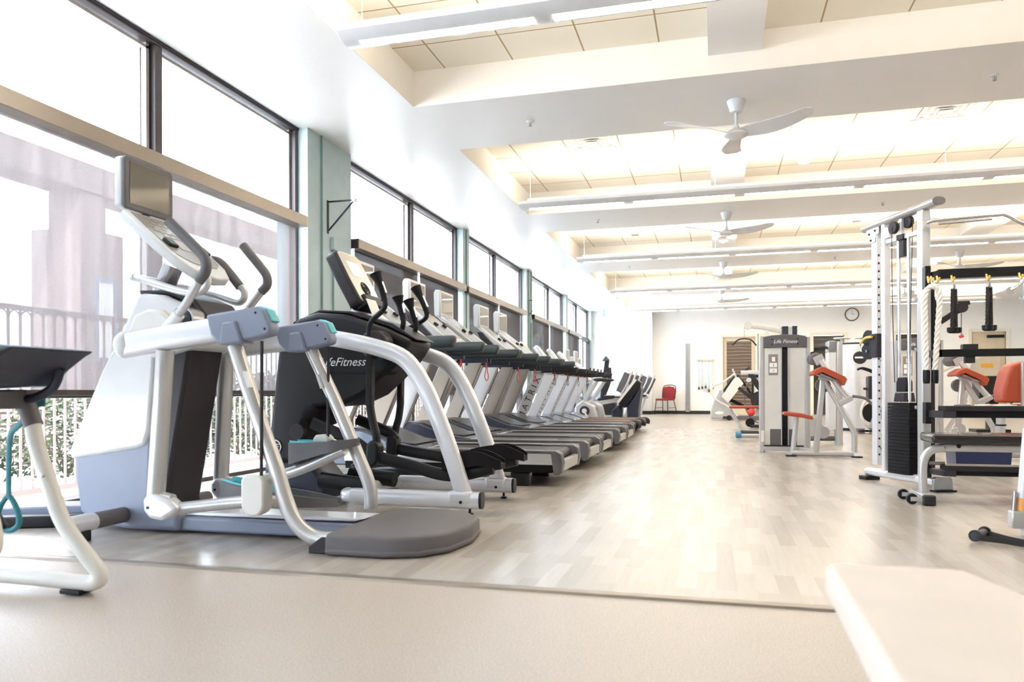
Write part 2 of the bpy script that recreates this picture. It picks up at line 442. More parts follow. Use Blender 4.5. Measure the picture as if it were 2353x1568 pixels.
def wavemat():
    m = bpy.data.materials.new('etched_door_glass'); m.use_nodes = True; nt = m.node_tree; b = nt.nodes['Principled BSDF']
    tc = nd(nt, 'ShaderNodeTexCoord'); mp = nd(nt, 'ShaderNodeMapping'); wv = nd(nt, 'ShaderNodeTexWave')
    mp.inputs['Scale'].default_value = (.5, 1, 2.5); wv.bands_direction = 'Z'
    wv.inputs['Scale'].default_value = 1.3; wv.inputs['Distortion'].default_value = 5; wv.inputs['Detail'].default_value = 3
    r = nd(nt, 'ShaderNodeValToRGB'); r.color_ramp.elements[0].color = (.14, .095, .068, 1); r.color_ramp.elements[1].color = (.36, .30, .24, 1)
    r.color_ramp.elements[0].position = .88
    nt.links.new(tc.outputs['Object'], mp.inputs['Vector']); nt.links.new(mp.outputs[0], wv.inputs['Vector'])
    nt.links.new(wv.outputs['Color'], r.inputs['Fac']); nt.links.new(r.outputs['Color'], b.inputs['Base Color'])
    b.inputs['Roughness'].default_value = .15; return m
MT['etched'] = wavemat()
door('door_1', .21, 1.15, 'etched', 1); door('door_2', 1.30, 1.75, 'etched', 1)
door('door_3', 2.78, 3.62, '', 2); door('door_4', 5.0, 5.9, '', 2); door('door_5', 6.93, 7.78, '', 0)
# ------------------------------------------------------------------ roller shades
def shade(a, b, fabs, m, label, cap=True, xf=-3.65):
    r = E('roller_shade', label, 'window shade', (XW, (a+b)/2, 2.2), 'roller shades on the window wall')
    MB().box(-3.80, xf, a+(.015 if cap else 0), b, 2.215, 2.315).out('valance', 'alu', r, bev=.003)
    if cap: MB().box(-3.80, xf-.004, a, a+.015, 2.212, 2.312).out('end_cap', 'framedark', r)
    for y0, y1 in fabs:
        MB().box(-3.762, -3.760, y0, y1, .70, 2.216).out('fabric', m, r)
        MB().box(-3.775, -3.750, y0, y1, .665, .70).out('hem_bar', 'frame', r, bev=.003)
    c = MB()
    for k in range(90): c.ell((-3.70, b-.05, 2.2-.014*k), .0028, .0028, .004, 6)
    c.out('bead_chain', 'steel', r)
    return r
shade(.75, 6.30, [(.8, 6.27)], 'mesh_light', 'wide pale see-through roller shade beside the nearest teal column', False)
shade(7.33, 10.94, [(7.46, 9.25), (9.33, 10.85)], 'mesh_dark', 'dark roller shade pair just past the nearest teal column, behind the black elliptical')
shade(11.05, 14.72, [(11.1, 13.05), (13.13, 14.6)], 'mesh_dark', 'dark roller shade pair between the narrow teal post and the second broad column')
shade(15.42, 19.18, [(15.5, 17.35), (17.43, 19.0)], 'mesh_dark', 'dark roller shade pair past the second broad teal column')
shade(19.33, 21.2, [(19.4, 21.1)], 'mesh_dark', 'single dark roller shade next to the far glass door')
shade(-3.4, .25, [(-3.3, .2)], 'mesh_light', 'pale see-through roller shade on the added window out of view')
# ------------------------------------------------------------------ ceiling fixtures
gi = 0
for Yf, lab in ((4.5, 'nearest long white pendant light'), (9.12, 'long white pendant light over the second coffer'), (13.1, 'long white pendant light over the third coffer'),
                (17.4, 'long white pendant light, fourth from the camera'), (21.6, 'long white pendant light farthest from the camera, by the back wall')):
    r = E('pendant_light', lab, 'ceiling light', (-2.33, Yf, 2.95), 'suspended linear light fixtures')
    x0, x1 = -2.33, 6.9
    m = MB(); m.prism([(Yf-.06, 2.945), (Yf+.06, 2.945), (Yf+.13, 2.985), (Yf+.13, 3.02), (Yf-.13, 3.02), (Yf-.13, 2.985)], x0, x1, 'x')
    m.out('housing', 'white', r, bev=.003)
    MB().prism([(Yf-.085, 3.02), (Yf+.085, 3.02), (Yf+.07, 3.06), (Yf-.07, 3.06)], x0+.1, x1-.1, 'x').out('tray', 'white', r, bev=.003)
    k = x0+.12
    while k < x1-.5:
        e = min(k+1.15, x1-.1)
        MB().box(k, e, Yf-.04, Yf+.04, 2.9425, 2.9445).out('diffuser', 'diffuser', r)
        k += 1.27
    for xc in (x0+.12, 0, 2.4, 4.8, x1-.12):
        c = MB().cyl((xc, Yf, 3.06), (xc, Yf, 3.5 if not -.06 < xc < .36 else 3.343), .0025, 6)
        c.lathe([(.03, 0), (.03, -.008), (.008, -.02)], (xc, Yf, 3.5 if not -.06 < xc < .36 else 3.343)).out('hanger', 'white', r)
    for c in ((x0-.05+4.6)/2, ):
        la = bpy.data.lights.new('uplight', 'AREA'); la.shape = 'RECTANGLE'; la.size = x1-x0-.3; la.size_y = .14
        la.energy = 66; la.color = (1, .92, .80)
        lo = bpy.data.objects.new('uplight', la); COL.objects.link(lo); lo.parent = r
        lo.rotation_euler = (PI, 0, 0); lo.location = ((x0+x1)/2-r.location.x, 0, 3.068-2.95)
def fan(x, y, rz, label):
    r = E('ceiling_fan', label, 'ceiling fan', (x, y, ZS), 'white three-blade ceiling fans', )
    MB().lathe([(.078, 0), (.078, -.012), (.05, -.10), (.03, -.105)], (x, y, ZS)).out('canopy', 'white', r)
    MB().lathe([(.013, -.1), (.013, -.19), (.03, -.24), (.075, -.265), (.10, -.285), (.10, -.30), (.075, -.315), (.02, -.318)], (x, y, ZS)).out('motor', 'white', r)
    for k in range(3):
        b = MB(); N = 14; top = []; bot = []
        for i in range(N+1):
            t = i/N; R = .07+.60*t
            w = (.055+.05*math.sin(min(1, t*1.6)*PI*.5))*(1-.35*t)*(1 if t < .93 else .75 if t < .99 else .4)
            z = -.285-.012*math.sin(t*PI)+.035*t; tw = .35*(1-t)+.12; off = .06*math.sin(t*PI)*.6
            a = k*2*PI/3+rz; d = V((math.cos(a), math.sin(a), 0)); q = V((-math.sin(a), math.cos(a), 0))
            c = V((x, y, ZS+z))+d*R+q*off
            p1 = c+q*w-V((0, 0, w*tw)); p2 = c-q*w+V((0, 0, w*tw))
            top.append((b._v(p1+V((0, 0, .004))), b._v(c+V((0, 0, .009))), b._v(p2+V((0, 0, .004))))); bot.append((b._v(p1), b._v(c), b._v(p2)))
        for i in range(N):
            for j in range(2):
                b.b.faces.new([top[i][j], top[i+1][j], top[i+1][j+1], top[i][j+1]])
                b.b.faces.new([bot[i][j], bot[i][j+1], bot[i+1][j+1], bot[i+1][j]])
            b.b.faces.new([top[i][0], bot[i][0], bot[i+1][0], top[i+1][0]]); b.b.faces.new([top[i][2], top[i+1][2], bot[i+1][2], bot[i][2]])
        for i in (0, N): b.b.faces.new([top[i][0], top[i][1], top[i][2], bot[i][2], bot[i][1], bot[i][0]])
        b.out('blade', 'white', r)
fan(.177, 6.83, -PI/6, 'white ceiling fan nearest the camera, under the first wide beam')
fan(.15, 11.05, -PI/6+.1, 'white ceiling fan under the second beam, second from the camera')
fan(.15, 15.25, -PI/6+.2, 'small-looking white ceiling fan under the third beam, third in line')
fan(.15, 19.4, -PI/6+.3, 'tiny-looking white ceiling fan farthest from the camera in the middle row')
fan(4.25, 15.27, -PI/6+.25, 'white ceiling fan in the right row, above the black cable rack')
fan(4.25, 19.4, .5, 'white ceiling fan in the right row seen between the cable rack posts')
def sprinkler(x, y, z, label):
    r = E('sprinkler_head', label, 'sprinkler', (x, y, z), 'fire sprinkler heads')
    MB().lathe([(.034, 0), (.034, -.004), (.02, -.01)], (x, y, z)).out('escutcheon', 'white', r)
    MB().cyl((x, y, z-.005), (x, y, z-.04), .006, 8).lathe([(.016, -.04), (.016, -.044)], (x, y, z), n=12).tube([(x-.013, y, z-.012), (x-.014, y, z-.03), (x, y, z-.042)], .0025, 6).tube([(x+.013, y, z-.012), (x+.014, y, z-.03), (x, y, z-.042)], .0025, 6).out('nozzle', 'steel', r)
for x, y, l in ((-1.656, 6.83, 'sprinkler head on the first beam, left of the nearest fan'), (2.147, 6.82, 'sprinkler head on the first beam near the top right corner'),
                (-1.656, 11.0, 'sprinkler head on the second beam, left side'), (2.147, 11.0, 'sprinkler head on the second beam, right of the second fan'),
                (-1.656, 15.2, 'sprinkler head on the third beam, left side'), (2.147, 15.2, 'sprinkler head on the third beam, right side')):
    sprinkler(x, y, ZS, l)
def vent(x, y, label):
    r = E('air_diffuser', label, 'ceiling vent', (x, y, ZT), 'square ceiling air diffusers')
    for k in range(4):
        h = .28-.065*k; q = .02
        m = MB(); z0 = ZT-.006-.006*k
        m.box(x-h, x+h, y-h, y-h+q, z0, z0+.006).box(x-h, x+h, y+h-q, y+h, z0, z0+.006)
        m.box(x-h, x-h+q, y-h+q, y+h-q, z0, z0+.006).box(x+h-q, x+h, y-h+q, y+h-q, z0, z0+.006)
        m.out('louver', 'white', r)
    MB().box(x-.06, x+.06, y-.06, y+.06, ZT-.032, ZT-.026).out('centre_plate', 'alu', r)
for x, y, l in ((-1.33, 8.45, 'ceiling vent partly cut off by the first beam, left side'), (2.22, 8.45, 'ceiling vent at the right edge behind the first beam'),
                (-1.38, 13.6, 'ceiling vent in the third coffer, left of the middle beam'), (2.24, 13.5, 'ceiling vent in the third coffer, right of the middle beam')):
    vent(x, y, l)
for x, y, z, l in ((1.05, 9.9, ZT, 'round white smoke detector on the tiles right of the middle beam'), (.14, 13.9, 3.343, 'round white smoke detector under the middle beam')):
    r = E('smoke_detector', l, 'smoke detector', (x, y, z), 'round smoke detectors')
    MB().lathe([(.085, 0), (.085, -.012), (.06, -.035), (.05, -.037)], (x, y, z)).out('housing', 'white', r)
    MB().lathe([(.02, -.036), (.018, -.044)], (x, y, z)).out('sensor', 'offwhite', r)
# ------------------------------------------------------------------ wall fittings
def bracket(y, label):
    r = E('wall_bracket', label, 'wall bracket', (-3.70, y, 2.27), 'black triangular wall brackets')
    MB().box(-3.72, -3.712, y-.015, y+.015, 2.26, 2.59).out('back_plate', 'charcoal', r)
    MB().bar((-3.712, y, 2.575), (-3.43, y, 2.575), .018, .014).out('arm', 'charcoal', r)
    MB().cyl((-3.71, y, 2.29), (-3.44, y, 2.565), .009, 10).out('brace', 'navy', r)
    MB().box(-3.45, -3.41, y-.018, y+.018, 2.555, 2.59).out('tip', 'steel', r, bev=.003)
bracket(6.80, 'black triangular bracket high on the nearest teal column'); bracket(15.2, 'black triangular bracket on the second broad teal column')
def jbox(y, label):
    r = E('junction_box', label, 'junction box', (-3.70, y, 2.1), 'teal painted junction boxes')
    MB().box(-3.72, -3.68, y-.03, y+.03, 2.115, 2.235).out('box', 'teal', r, bev=.004)
    MB().cyl((-3.705, y, 0.02), (-3.705, y, 2.115), .009, 10).out('conduit', 'tealdark', r)
jbox(6.885, 'teal junction box with conduit on the nearest teal column'); jbox(15.25, 'teal junction box with conduit on the second broad column')
o = E('outlet', 'cream wall outlet low on the nearest teal column', 'outlet', (-3.7, 6.75, .4))
MB().box(-3.72, -3.705, 6.70, 6.82, .34, .46).out('plate', 'doortrim', o, bev=.003); MB().box(-3.705, -3.70, 6.745, 6.775, .38, .42).out('socket', 'black', o)
r = E('exit_sign', 'small green exit sign hanging near the far left corner', 'exit sign', (-3.2, 22.5, ZS))
MB().cyl((-3.2, 22.5, ZS), (-3.2, 22.5, 3.14), .012, 8).box(-3.28, -3.12, 22.46, 22.54, 3.17, ZS).out('mount', 'white', r)
MB().box(-3.22, -3.195, 22.33, 22.67, 2.93, 3.14).out('panel', 'screengreen', r)
text('lettering', 'EXIT', .13, 'logowhite', r, at(-3.194, 22.5, 3.035) @ Matrix.Rotation(PI/2, 4, 'Z') @ FY)
r = E('wall_sensor', 'small white box on the back wall beside the last teal column', 'wall sensor', (-3.6, 23.5, 2.4))
MB().box(-3.66, -3.58, 23.45, 23.5, 2.36, 2.48).out('box', 'white', r, bev=.006)
MB().cyl((-3.62, 23.448, 2.40), (-3.62, 23.452, 2.40), .015, 10).out('lens', 'offwhite', r)
r = E('wall_clock', 'round wall clock with dark rim on the back wall', 'clock', (3.85, 23.88, 2.92))
MB().lathe([(.17, 0), (.17, -.03)], (3.83, 23.9, 2.92), 'y', 40).out('face', 'logowhite', r)
MB().tube([(3.83+.18*math.cos(t*PI/16), 23.875, 2.92+.18*math.sin(t*PI/16)) for t in range(32)], .014, 8, closed=True, sm=False).out('rim', 'charcoal', r)
h = MB().bar((3.83, 23.865, 2.92), (3.83, 23.865, 3.03), .006, .004, (0, 1, 0)).bar((3.83, 23.865, 2.92), (3.90, 23.865, 2.92), .006, .004, (0, 1, 0)); h.out('hands', 'charcoal', r)
t = MB()
for k in range(12):
    a = k*PI/6; t.bar((3.83+.13*math.cos(a), 23.868, 2.92+.13*math.sin(a)), (3.83+.155*math.cos(a), 23.868, 2.92+.155*math.sin(a)), .006, .003, (0, 1, 0))
t.out('hour_marks', 'charcoal', r)
r = E('height_ruler', 'tall narrow metal strip with markings on the back wall', 'ruler', (-.83, 23.88, .06))
MB().box(-.90, -.77, 23.86, 23.885, .06, 2.16).out('strip', 'steel', r, bev=.004)
t = MB()
for k in range(40): t.box(-.86, -.86+(.06 if k % 5 == 0 else .035), 23.856, 23.86, .12+k*.05, .126+k*.05)
t.out('markings', 'midgrey', r)
# resistance bands
r = E('hook_rail', 'cream hook rail on the back wall holding exercise bands', 'hook rail', (-.3, 23.88, 1.65))
MB().box(-.58, -.03, 23.86, 23.9, 1.62, 1.69).out('rail', 'doortrim', r, bev=.004)
t = MB()
for k in range(8): t.tube([(-.54+k*.068, 23.86, 1.65), (-.54+k*.068, 23.82, 1.63), (-.54+k*.068, 23.81, 1.66)], .006, 6)
t.out('hooks', 'steel', r)
for k, (x, m, zz, l) in enumerate(((-.50, 'bluegrey', .78, 'grey-blue exercise band on the hook rail, first from the left'), (-.40, 'bluegrey', .80, 'grey-blue exercise band on the hook rail, second from the left'),
                                   (-.30, 'vinylcream', .82, 'pale exercise band hanging mid hook rail'), (-.20, 'aqua', .70, 'green exercise band on the hook rail'), (-.09, 'orange', .80, 'orange exercise band on the hook rail'))):
    r = E('resistance_band', l, 'exercise band', (x, 23.82, zz), 'resistance bands with handles')
    MB().tube([(x-.02, 23.80, zz+.13), (x-.02, 23.80, 1.3), (x, 23.80, 1.655), (x+.02, 23.80, 1.3), (x+.02, 23.80, zz+.13)], .005, 8).out('tube', m, r)
    for s in (-1, 1):
        MB().cyl((x-.028, 23.80+.02*s, zz+.02*s), (x+.028, 23.80+.02*s, zz+.02*s), .018, 10).tube([(x-.024, 23.8+.02*s, zz+.02*s), (x, 23.8+.02*s, zz+.14), (x+.024, 23.8+.02*s, zz+.02*s)], .006, 6, sm=False).out('handle', 'black', r)
# red banquet chair
r = E('banquet_chair', 'red padded banquet chair against the back wall', 'chair', (-1.45, 23.3, 0))
def ch():
    x0, x1, yb, yf = -1.72, -1.30, 23.55, 23.12
    MB().tube([(x0, yb, .46), (x0-.01, yb+.05, .75), (x0+.04, yb+.07, .86), ((x0+x1)/2, yb+.08, .89), (x1-.04, yb+.07, .86), (x1+.01, yb+.05, .75), (x1, yb, .46)], .013, 8).out('back_frame', 'charcoal', r)
    MB().prism([(x0+.005, .47), (x0, .75), (x0+.05, .83), ((x0+x1)/2, .855), (x1-.05, .83), (x1, .75), (x1-.005, .47)], yb+.015, yb+.065).out('backrest', 'redcloth', r, bev=.015)
    MB().box(x0, x1, yf, yb+.02, .42, .48).out('seat', 'redcloth', r, bev=.02)
    for a, b in (((x0+.02, yf+.03), (x0-.02, yf-.02)), ((x1-.02, yf+.03), (x1+.02, yf-.02)), ((x0+.02, yb-.02), (x0-.03, yb+.08)), ((x1-.02, yb-.02), (x1+.03, yb+.08))):
        MB().cyl((a[0], a[1], .43), (b[0], b[1], 0), .012, 8).out('leg', 'charcoal', r)
    MB().cyl((x0-.005, yf, .2), (x0, yb+.04, .2), .008, 6).cyl((x1+.005, yf, .2), (x1, yb+.04, .2), .008, 6).out('stretcher', 'charcoal', r)
ch(); r.rotation_euler[2] = -.45
# ------------------------------------------------------------------ outside
struct(MB().box(-16, -3.98, -6, 30, -.3, -.12).out('ground', 'patio'))
r0 = None
for k in range(8):
    a = 1.0+k*2.4
    r = E('guard_railing', 'pinkish metal railing panel outside the windows, ' + ['directly behind the stretching bench', 'left of the stucco pillar', 'in front of the shrubs behind the near machines', 'outside past the nearest teal column', 'outside behind the treadmills with screens', 'outside behind the middle treadmills', 'outside behind the far treadmills', 'farthest along the patio'][k],
          'railing', (-5, a, -.12), 'patio railing panels')
    m = MB()
    for j in range(23): m.cyl((-5, a+.1+j*.1, -.07), (-5, a+.1+j*.1, 1.30), .011, 8)
    m.out('balusters', 'pinkrail', r)
    MB().box(-5.025, -4.975, a+.035, a+2.365, 1.30, 1.335).box(-5.02, -4.98, a+.035, a+2.365, -.08, -.04).out('rails', 'pinkrail', r)
    m = MB()
    for j in range(22):
        y = a+j*.1+.1
        m.tube([(-5, y, 1.22), (-5, y+.012, 1.27), (-5, y+.05, 1.298), (-5, y+.088, 1.27), (-5, y+.1, 1.22)], .006, 6, k=3)
    m.out('arches', 'pinkrail', r)
    MB().box(-5.03, -4.97, a-.03, a+.03, -.12, 1.33).out('post', 'pinkrail', r)
trim(MB().box(-7.45, -7, 1, 30, 3.02, 3.34), 'stucco')
r = E('porch_pillar', 'stepped stucco pillar outside behind the shade', 'pillar', (-7.4, 7.4, -.12))
MB().box(-7.7, -7, 7.08, 7.72, -.12, 2.585).out('lower_block', 'stucco', r)
MB().box(-7.47, -7.02, 7.1, 7.47, 2.585, 3.02).out('upper_block', 'stucco', r)
MB().box(-7, -6.97, 7.28, 7.62, 1.05, 2.05).out('opening_frame', 'bluegrey', r); MB().box(-6.97, -6.96, 7.32, 7.52, 1.10, 1.98).out('panel', 'logowhite', r)  # white panel stands in for a framed opening through the pillar
for k in range(3):
    y = 13.2+k*6
    r = E('porch_pillar', ['plain stucco pillar outside behind the treadmills', 'second plain stucco pillar outside', 'far stucco pillar outside'][k], 'pillar', (-7.2, y, -.12))
    MB().box(-7.5, -6.98, y-.3, y+.3, -.12, 3.02).out('block', 'stucco', r)
r = E('planter_wall', 'low brick planter wall outside behind the railing', 'planter', (-7.6, 5, -.12))
MB().box(-8.2, -7.5, 2, 12, -.12, .62).out('wall', 'stone', r); MB().box(-8.25, -7.45, 1.95, 12.05, .62, .68).out('coping', 'stucco', r)
m = MB()
for j in range(5):
    for k in range(34): m.box(-7.5, -7.488, 2.02+k*.29+(.14 if j % 2 else 0), 2.29+k*.29+(.14 if j % 2 else 0), -.1+j*.145, .02+j*.145)
m.out('bricks', 'stucco', r)
shr = []
def shrub(x, y, rad, hgt, mt, label, seed):
    random.seed(seed)
    r = E('shrub', label, 'shrub', (x, y, -.12), 'shrubs beyond the patio railing')
    m = MB()
    for k in range(2600):
        th = random.uniform(0, 2*PI); u = random.random()**.4; z = random.random()
        rr = rad*u*(1-.5*abs(z-.45)); p = V((x+rr*math.cos(th), y+rr*math.sin(th), -.08+hgt*z))
        L = random.uniform(.04, .09); d = V((random.gauss(0, 1), random.gauss(0, 1), random.gauss(.3, .7))).normalized()
        q = d.cross(V((random.random(), random.random(), random.random()))).normalized()*L*.22
        vs = [m._v(p), m._v(p+d*L*.5+q), m._v(p+d*L), m._v(p+d*L*.5-q)]; m.b.faces.new(vs)
    m.out('foliage', mt, r)
    s = MB()
    for k in range(5):
        a = k*1.3; s.cyl((x, y, -.12), (x+rad*.5*math.cos(a), y+rad*.5*math.sin(a), hgt*.6), .012, 6, .005)
    s.out('stems', 'bark', r); return r
base = shrub(-6.1, 4.6, .55, .75, 'leaf2', 'pale leafy shrub outside left of the near machine', 1)
sp = [(-6.0, 5.9, 'shrub outside seen between the near machine and its handles'), (-6.2, 7.3, 'shrub outside behind the near machine legs'), (-6.0, 8.6, 'shrub outside behind the hanging cord of the near machine'), (-6.1, 9.9, 'shrub outside left of the nearest teal column'),
      (-6.0, 11.4, 'shrub outside right of the nearest teal column'), (-6.2, 12.8, 'shrub outside behind the first treadmill'), (-6.0, 14.3, 'shrub outside behind the second treadmill'), (-6.2, 15.9, 'shrub outside behind the middle treadmills'), (-6.1, 17.6, 'shrub outside far along the railing'), (-6.1, 3.2, 'shrub outside beside the stretching bench tubes')]
b2 = shrub(-6.1, 19.4, .6, .85, 'leaf', 'dark shrub outside at the far end of the railing', 2)
for k, (x, y, l) in enumerate(sp):
    s = dup(b2 if k % 3 == 1 else base, (x, y, -.12), l, rz=k*1.7); s.scale = (1+.1*(k % 3), 1.25, 1+.12*(k % 4))
# ================================================================== near adaptive trainer
def adaptive_trainer():
    r = E('cross_trainer', 'large silver and blue-grey cross trainer with a screen, nearest the windows in front', 'exercise machine', (-2.3, 3.2, 0))
    # body
    MB().prism([(-2.93, .76), (-3.105, .39), (-3.10, .25), (-3.07, .09), (-3.01, .035), (-2.80, .012), (-2.49, .012), (-2.49, .10), (-2.65, .13), (-2.63, .5), (-2.59, .90)], 3.09, 3.41).out('lower_shroud', 'bluegrey', r, bev=.025, seg=3)
    MB().prism([(-2.80, .985), (-2.92, .79), (-3.115, .40), (-3.115, .35), (-2.72, .405), (-2.665, .425), (-2.64, .50), (-2.60, .93)], 3.075, 3.425).out('upper_panel', 'white', r, bev=.02, seg=3)
    MB().prism([(-2.70, 1.165), (-2.83, .93), (-2.62, .84), (-2.38, .90), (-2.36, 1.0), (-2.44, 1.10), (-2.56, 1.15)], 3.07, 3.43).out('head_shroud', 'white', r, bev=.025, seg=3)
    MB().prism([(-2.71, 1.155), (-2.55, 1.15), (-2.42, 1.10), (-2.33, 1.0), (-2.30, 1.005), (-2.40, 1.125), (-2.54, 1.178), (-2.72, 1.18)], 3.10, 3.40).out('top_cap', 'charcoal', r, bev=.01)
    MB().prism([(-2.58, .95), (-2.43, .95), (-2.58, .15), (-2.56, .06), (-2.66, .06), (-2.66, .2)], 3.12, 3.38).out('rear_column', 'charcoal', r, bev=.02)
    MB().box(-2.55, -1.5, 3.12, 3.38, .012, .078).out('base_beam', 'bluegrey', r, bev=.012)
    m = MB().prism([(-2.55, .078), (-1.6, .085), (-1.55, .10), (-2.45, .10)], 3.16, 3.34); m.out('base_cover', 'satin', r, bev=.01)
    # rear platform
    ol = [(-1.57, 2.83), (-1.30, 2.83), (-1.17, 2.88), (-1.08, 3.0), (-1.05, 3.22), (-1.08, 3.44), (-1.17, 3.56), (-1.30, 3.61), (-1.57, 3.61)]
    MB().prism(ol, .003, .03, 'z').out('platform_skirt', 'padgrey', r, bev=.01)
    c = V((-1.50, 3.22))
    b = MB(); rings = []
    for s, z in ((.99, .02), (.985, .072), (.962, .086), (.9, .092), (.35, .103)):
        rings.append([b._v((c.x+(p[0]-c.x)*s, c.y+(p[1]-c.y)*s, z)) for p in ol])
    for A, B in zip(rings, rings[1:]):
        for j in range(len(ol)): b.b.faces.new([A[j], A[(j+1) % 9], B[(j+1) % 9], B[j]])
    b.b.faces.new(rings[-1]); b.b.faces.new(rings[0][::-1]); b.out('platform', 'padgrey', r, bev=.006, ang=25)
    # arms, near and far
    for y, hub, foot in ((2.90, -2.40, 0), (3.52, -2.53, 1)):
        s = -1 if y < 3.2 else 1
        MB().tube([(-2.62, y, .895), (-2.40, y, .925), (-2.12, y, .958)], .036, 16, ref=(0, 1, 0), rb=.056, sq=.7).out('side_arm', 'satin', r)
        MB().ell((-2.62, y-.0, .90), .05, .05, .062).out('pivot_cap', 'white', r)
        dx = 0 if s < 0 else -.055
        pl = [(-2.15+dx, 1.018), (-1.90+dx, 1.048), (-1.862+dx, 1.035), (-1.825+dx, .955), (-1.835+dx, .925), (-1.93+dx, .905), (-2.09+dx, .888), (-2.125+dx, .93)]
        bx = MB().prism(pl, y-.055, y+.022).out('joint_housing', 'bluegrey', r, bev=.012, seg=3)
        MB().prism([(-1.925+dx, 1.047), (-1.895+dx, 1.052), (-1.855+dx, 1.037), (-1.828+dx, .985), (-1.845+dx, .98), (-1.87+dx, 1.025), (-1.90+dx, 1.04)], y-.036, y+.026).out('accent_strip', 'aqua', r, bev=.004)
        sc = MB()
        for px, pz in ((-1.90, 1.02), (-1.855, .95), (-2.02, .97)): sc.cyl((px+dx, y-.0565, pz), (px+dx, y-.053, pz), .006, 8)
        sc.out('screws', 'black', bx)
        MB().prism([(-2.06+dx, .985), (-1.99+dx, .99), (-1.955+dx, .89), (-2.075+dx, .885)], y-.068, y+.03).out('joint_cover', 'bluegrey', r, bev=.012)
        if s < 0: pts = [(-2.04, y, .885), (-1.968, y, .69), (-1.90, y, .511), (-1.838, y, .355), (-1.795, y, .225), (-1.755, y, .14), (-1.70, y, .082), (-1.63, y, .055), (-1.55, y, .055)]
        else: pts = [(-2.02, y, .896), (-1.95, y, .76), (-1.88, y, .622), (-1.752, y, .34), (-1.705, y, .235), (-1.688, y, .165), (-1.69, y, .09)]
        MB().tube(pts, .034, 16).out('rear_upright', 'silver', r)
        ps = MB(); ps.bar((-1.965, y-.036 if s < 0 else y-.036, .77), (-1.94, y-.036, .70), .012, .022, (0, 1, 0)); ps.out('slot', 'white', r)
        # hanging leg
        MB().cyl((hub, y, .87), (hub-.055 if s < 0 else hub-.035, y, .19), .040, 18).out('hanging_leg', 'silver', r)
        hx = hub-.055 if s < 0 else hub-.035
        MB().prism([(hx-.035, .20), (hx, .232), (hx+.10, .205), (hx+.155, .165), (hx+.13, .14), (hx+.07, .105), (hx, .115), (hx-.03, .15)], y-.05, y+.03).out('knuckle', 'satin', r, bev=.02, seg=3)
        MB().cyl((hx-.0, y-.053, .165), (hx-.0, y-.048, .165), .007, 10).out('knuckle_bolt', 'ink', r)
        MB().cyl((hx-.02, y+.0, .215), (hx+.09, y+.0, .195), .028, 14).out('knuckle_sleeve', 'silver', r)
    # moving tubes with foot plates
    MB().tube([(-2.40, 2.90, .150), (-1.99, 2.93, .198), (-1.86, 2.98, .19)], .028, 14).out('foot_arm', 'silver', r)
    MB().tube([(-2.50, 3.50, .185), (-2.10, 3.46, .27), (-1.78, 3.42, .395)], .028, 14).out('foot_arm', 'silver', r)
    def plate(x0, x1, y0, y1, z, rise):
        N = 12; b = MB(); rows = []
        for i in range(N+1):
            t = i/N; x = x0+(x1-x0)*t; w = (y1-y0)/2*(1-.75*max(0, (t-.6)/.4)**2)*(1-.4*max(0, (.18-t)/.18)**2); yc = (y0+y1)/2
            zb = z+rise*t; h = .035+.075*(1-t)**1.2
            rows.append([b._v((x, yc-w, zb)), b._v((x, yc+w, zb)), b._v((x, yc+w, zb+h)), b._v((x, yc+w*.86, zb+h)), b._v((x, yc+w*.84, zb+.012)), b._v((x, yc-w*.84, zb+.012)), b._v((x, yc-w*.86, zb+h)), b._v((x, yc-w, zb+h))])
        for A, B in zip(rows, rows[1:]):
            for j in range(8): b.b.faces.new([A[j], A[(j+1) % 8], B[(j+1) % 8], B[j]])
        b.b.faces.new(rows[0]); b.b.faces.new(rows[-1][::-1])
        p = b.out('foot_plate', 'midgrey', r)
        ins = MB(); yc = (y0+y1)/2; rows = []
        for i in range(8):
            t = i/14; x = x0+.004+(x1-x0)*t; w = (y1-y0)/2*.86*(1-.4*max(0, (.18-t)/.18)**2); zb = z+rise*t; h = .035+.075*(1-t)**1.2+.012*(1-t*2)
            rows.append([ins._v((x, yc-w, zb+.014)), ins._v((x, yc+w, zb+.014)), ins._v((x, yc+w, zb+h)), ins._v((x, yc+w*.93, zb+h)), ins._v((x, yc+w*.91, zb+.018)), ins._v((x, yc-w*.91, zb+.018)), ins._v((x, yc-w*.93, zb+h)), ins._v((x, yc-w, zb+h))])
        for A, B in zip(rows, rows[1:]):
            for j in range(8): ins.b.faces.new([A[j], A[(j+1) % 8], B[(j+1) % 8], B[j]])
        ins.b.faces.new(rows[0]); ins.b.faces.new(rows[-1][::-1])
        ins.box(x0+.002, x0+.012, yc-(y1-y0)*.26, yc+(y1-y0)*.26, z+.02, z+.10)
        ins.out('toe_guard', 'aqua', p)
    plate(-2.20, -1.62, 2.98, 3.14, .165, .005); plate(-2.085, -1.72, 3.37, 3.52, .315, .10)
    for y, x0, x1, z0, z1 in ((2.885, -1.972, -1.862, .148, .322), (3.52, -1.99, -1.905, .33, .462)):
        xm = (x0+x1)/2; h = (x1-x0)/2
        pl = [(x0, z1-.02), (x0+.015, z1), (x1-.015, z1), (x1, z1-.02)]+[(xm+h*math.cos(t*PI/8), z0+h*.9-h*.9*math.sin(t*PI/8)) for t in range(0, 9)]
        MB().prism(pl, y-.045, y+.03).out('link_cover', 'offwhite', r, bev=.008)
        MB().cyl((xm+.03, y-.02, z1-.01), (xm+.035, y-.02, .90), .0075, 8).out('drive_belt', 'charcoal', r)
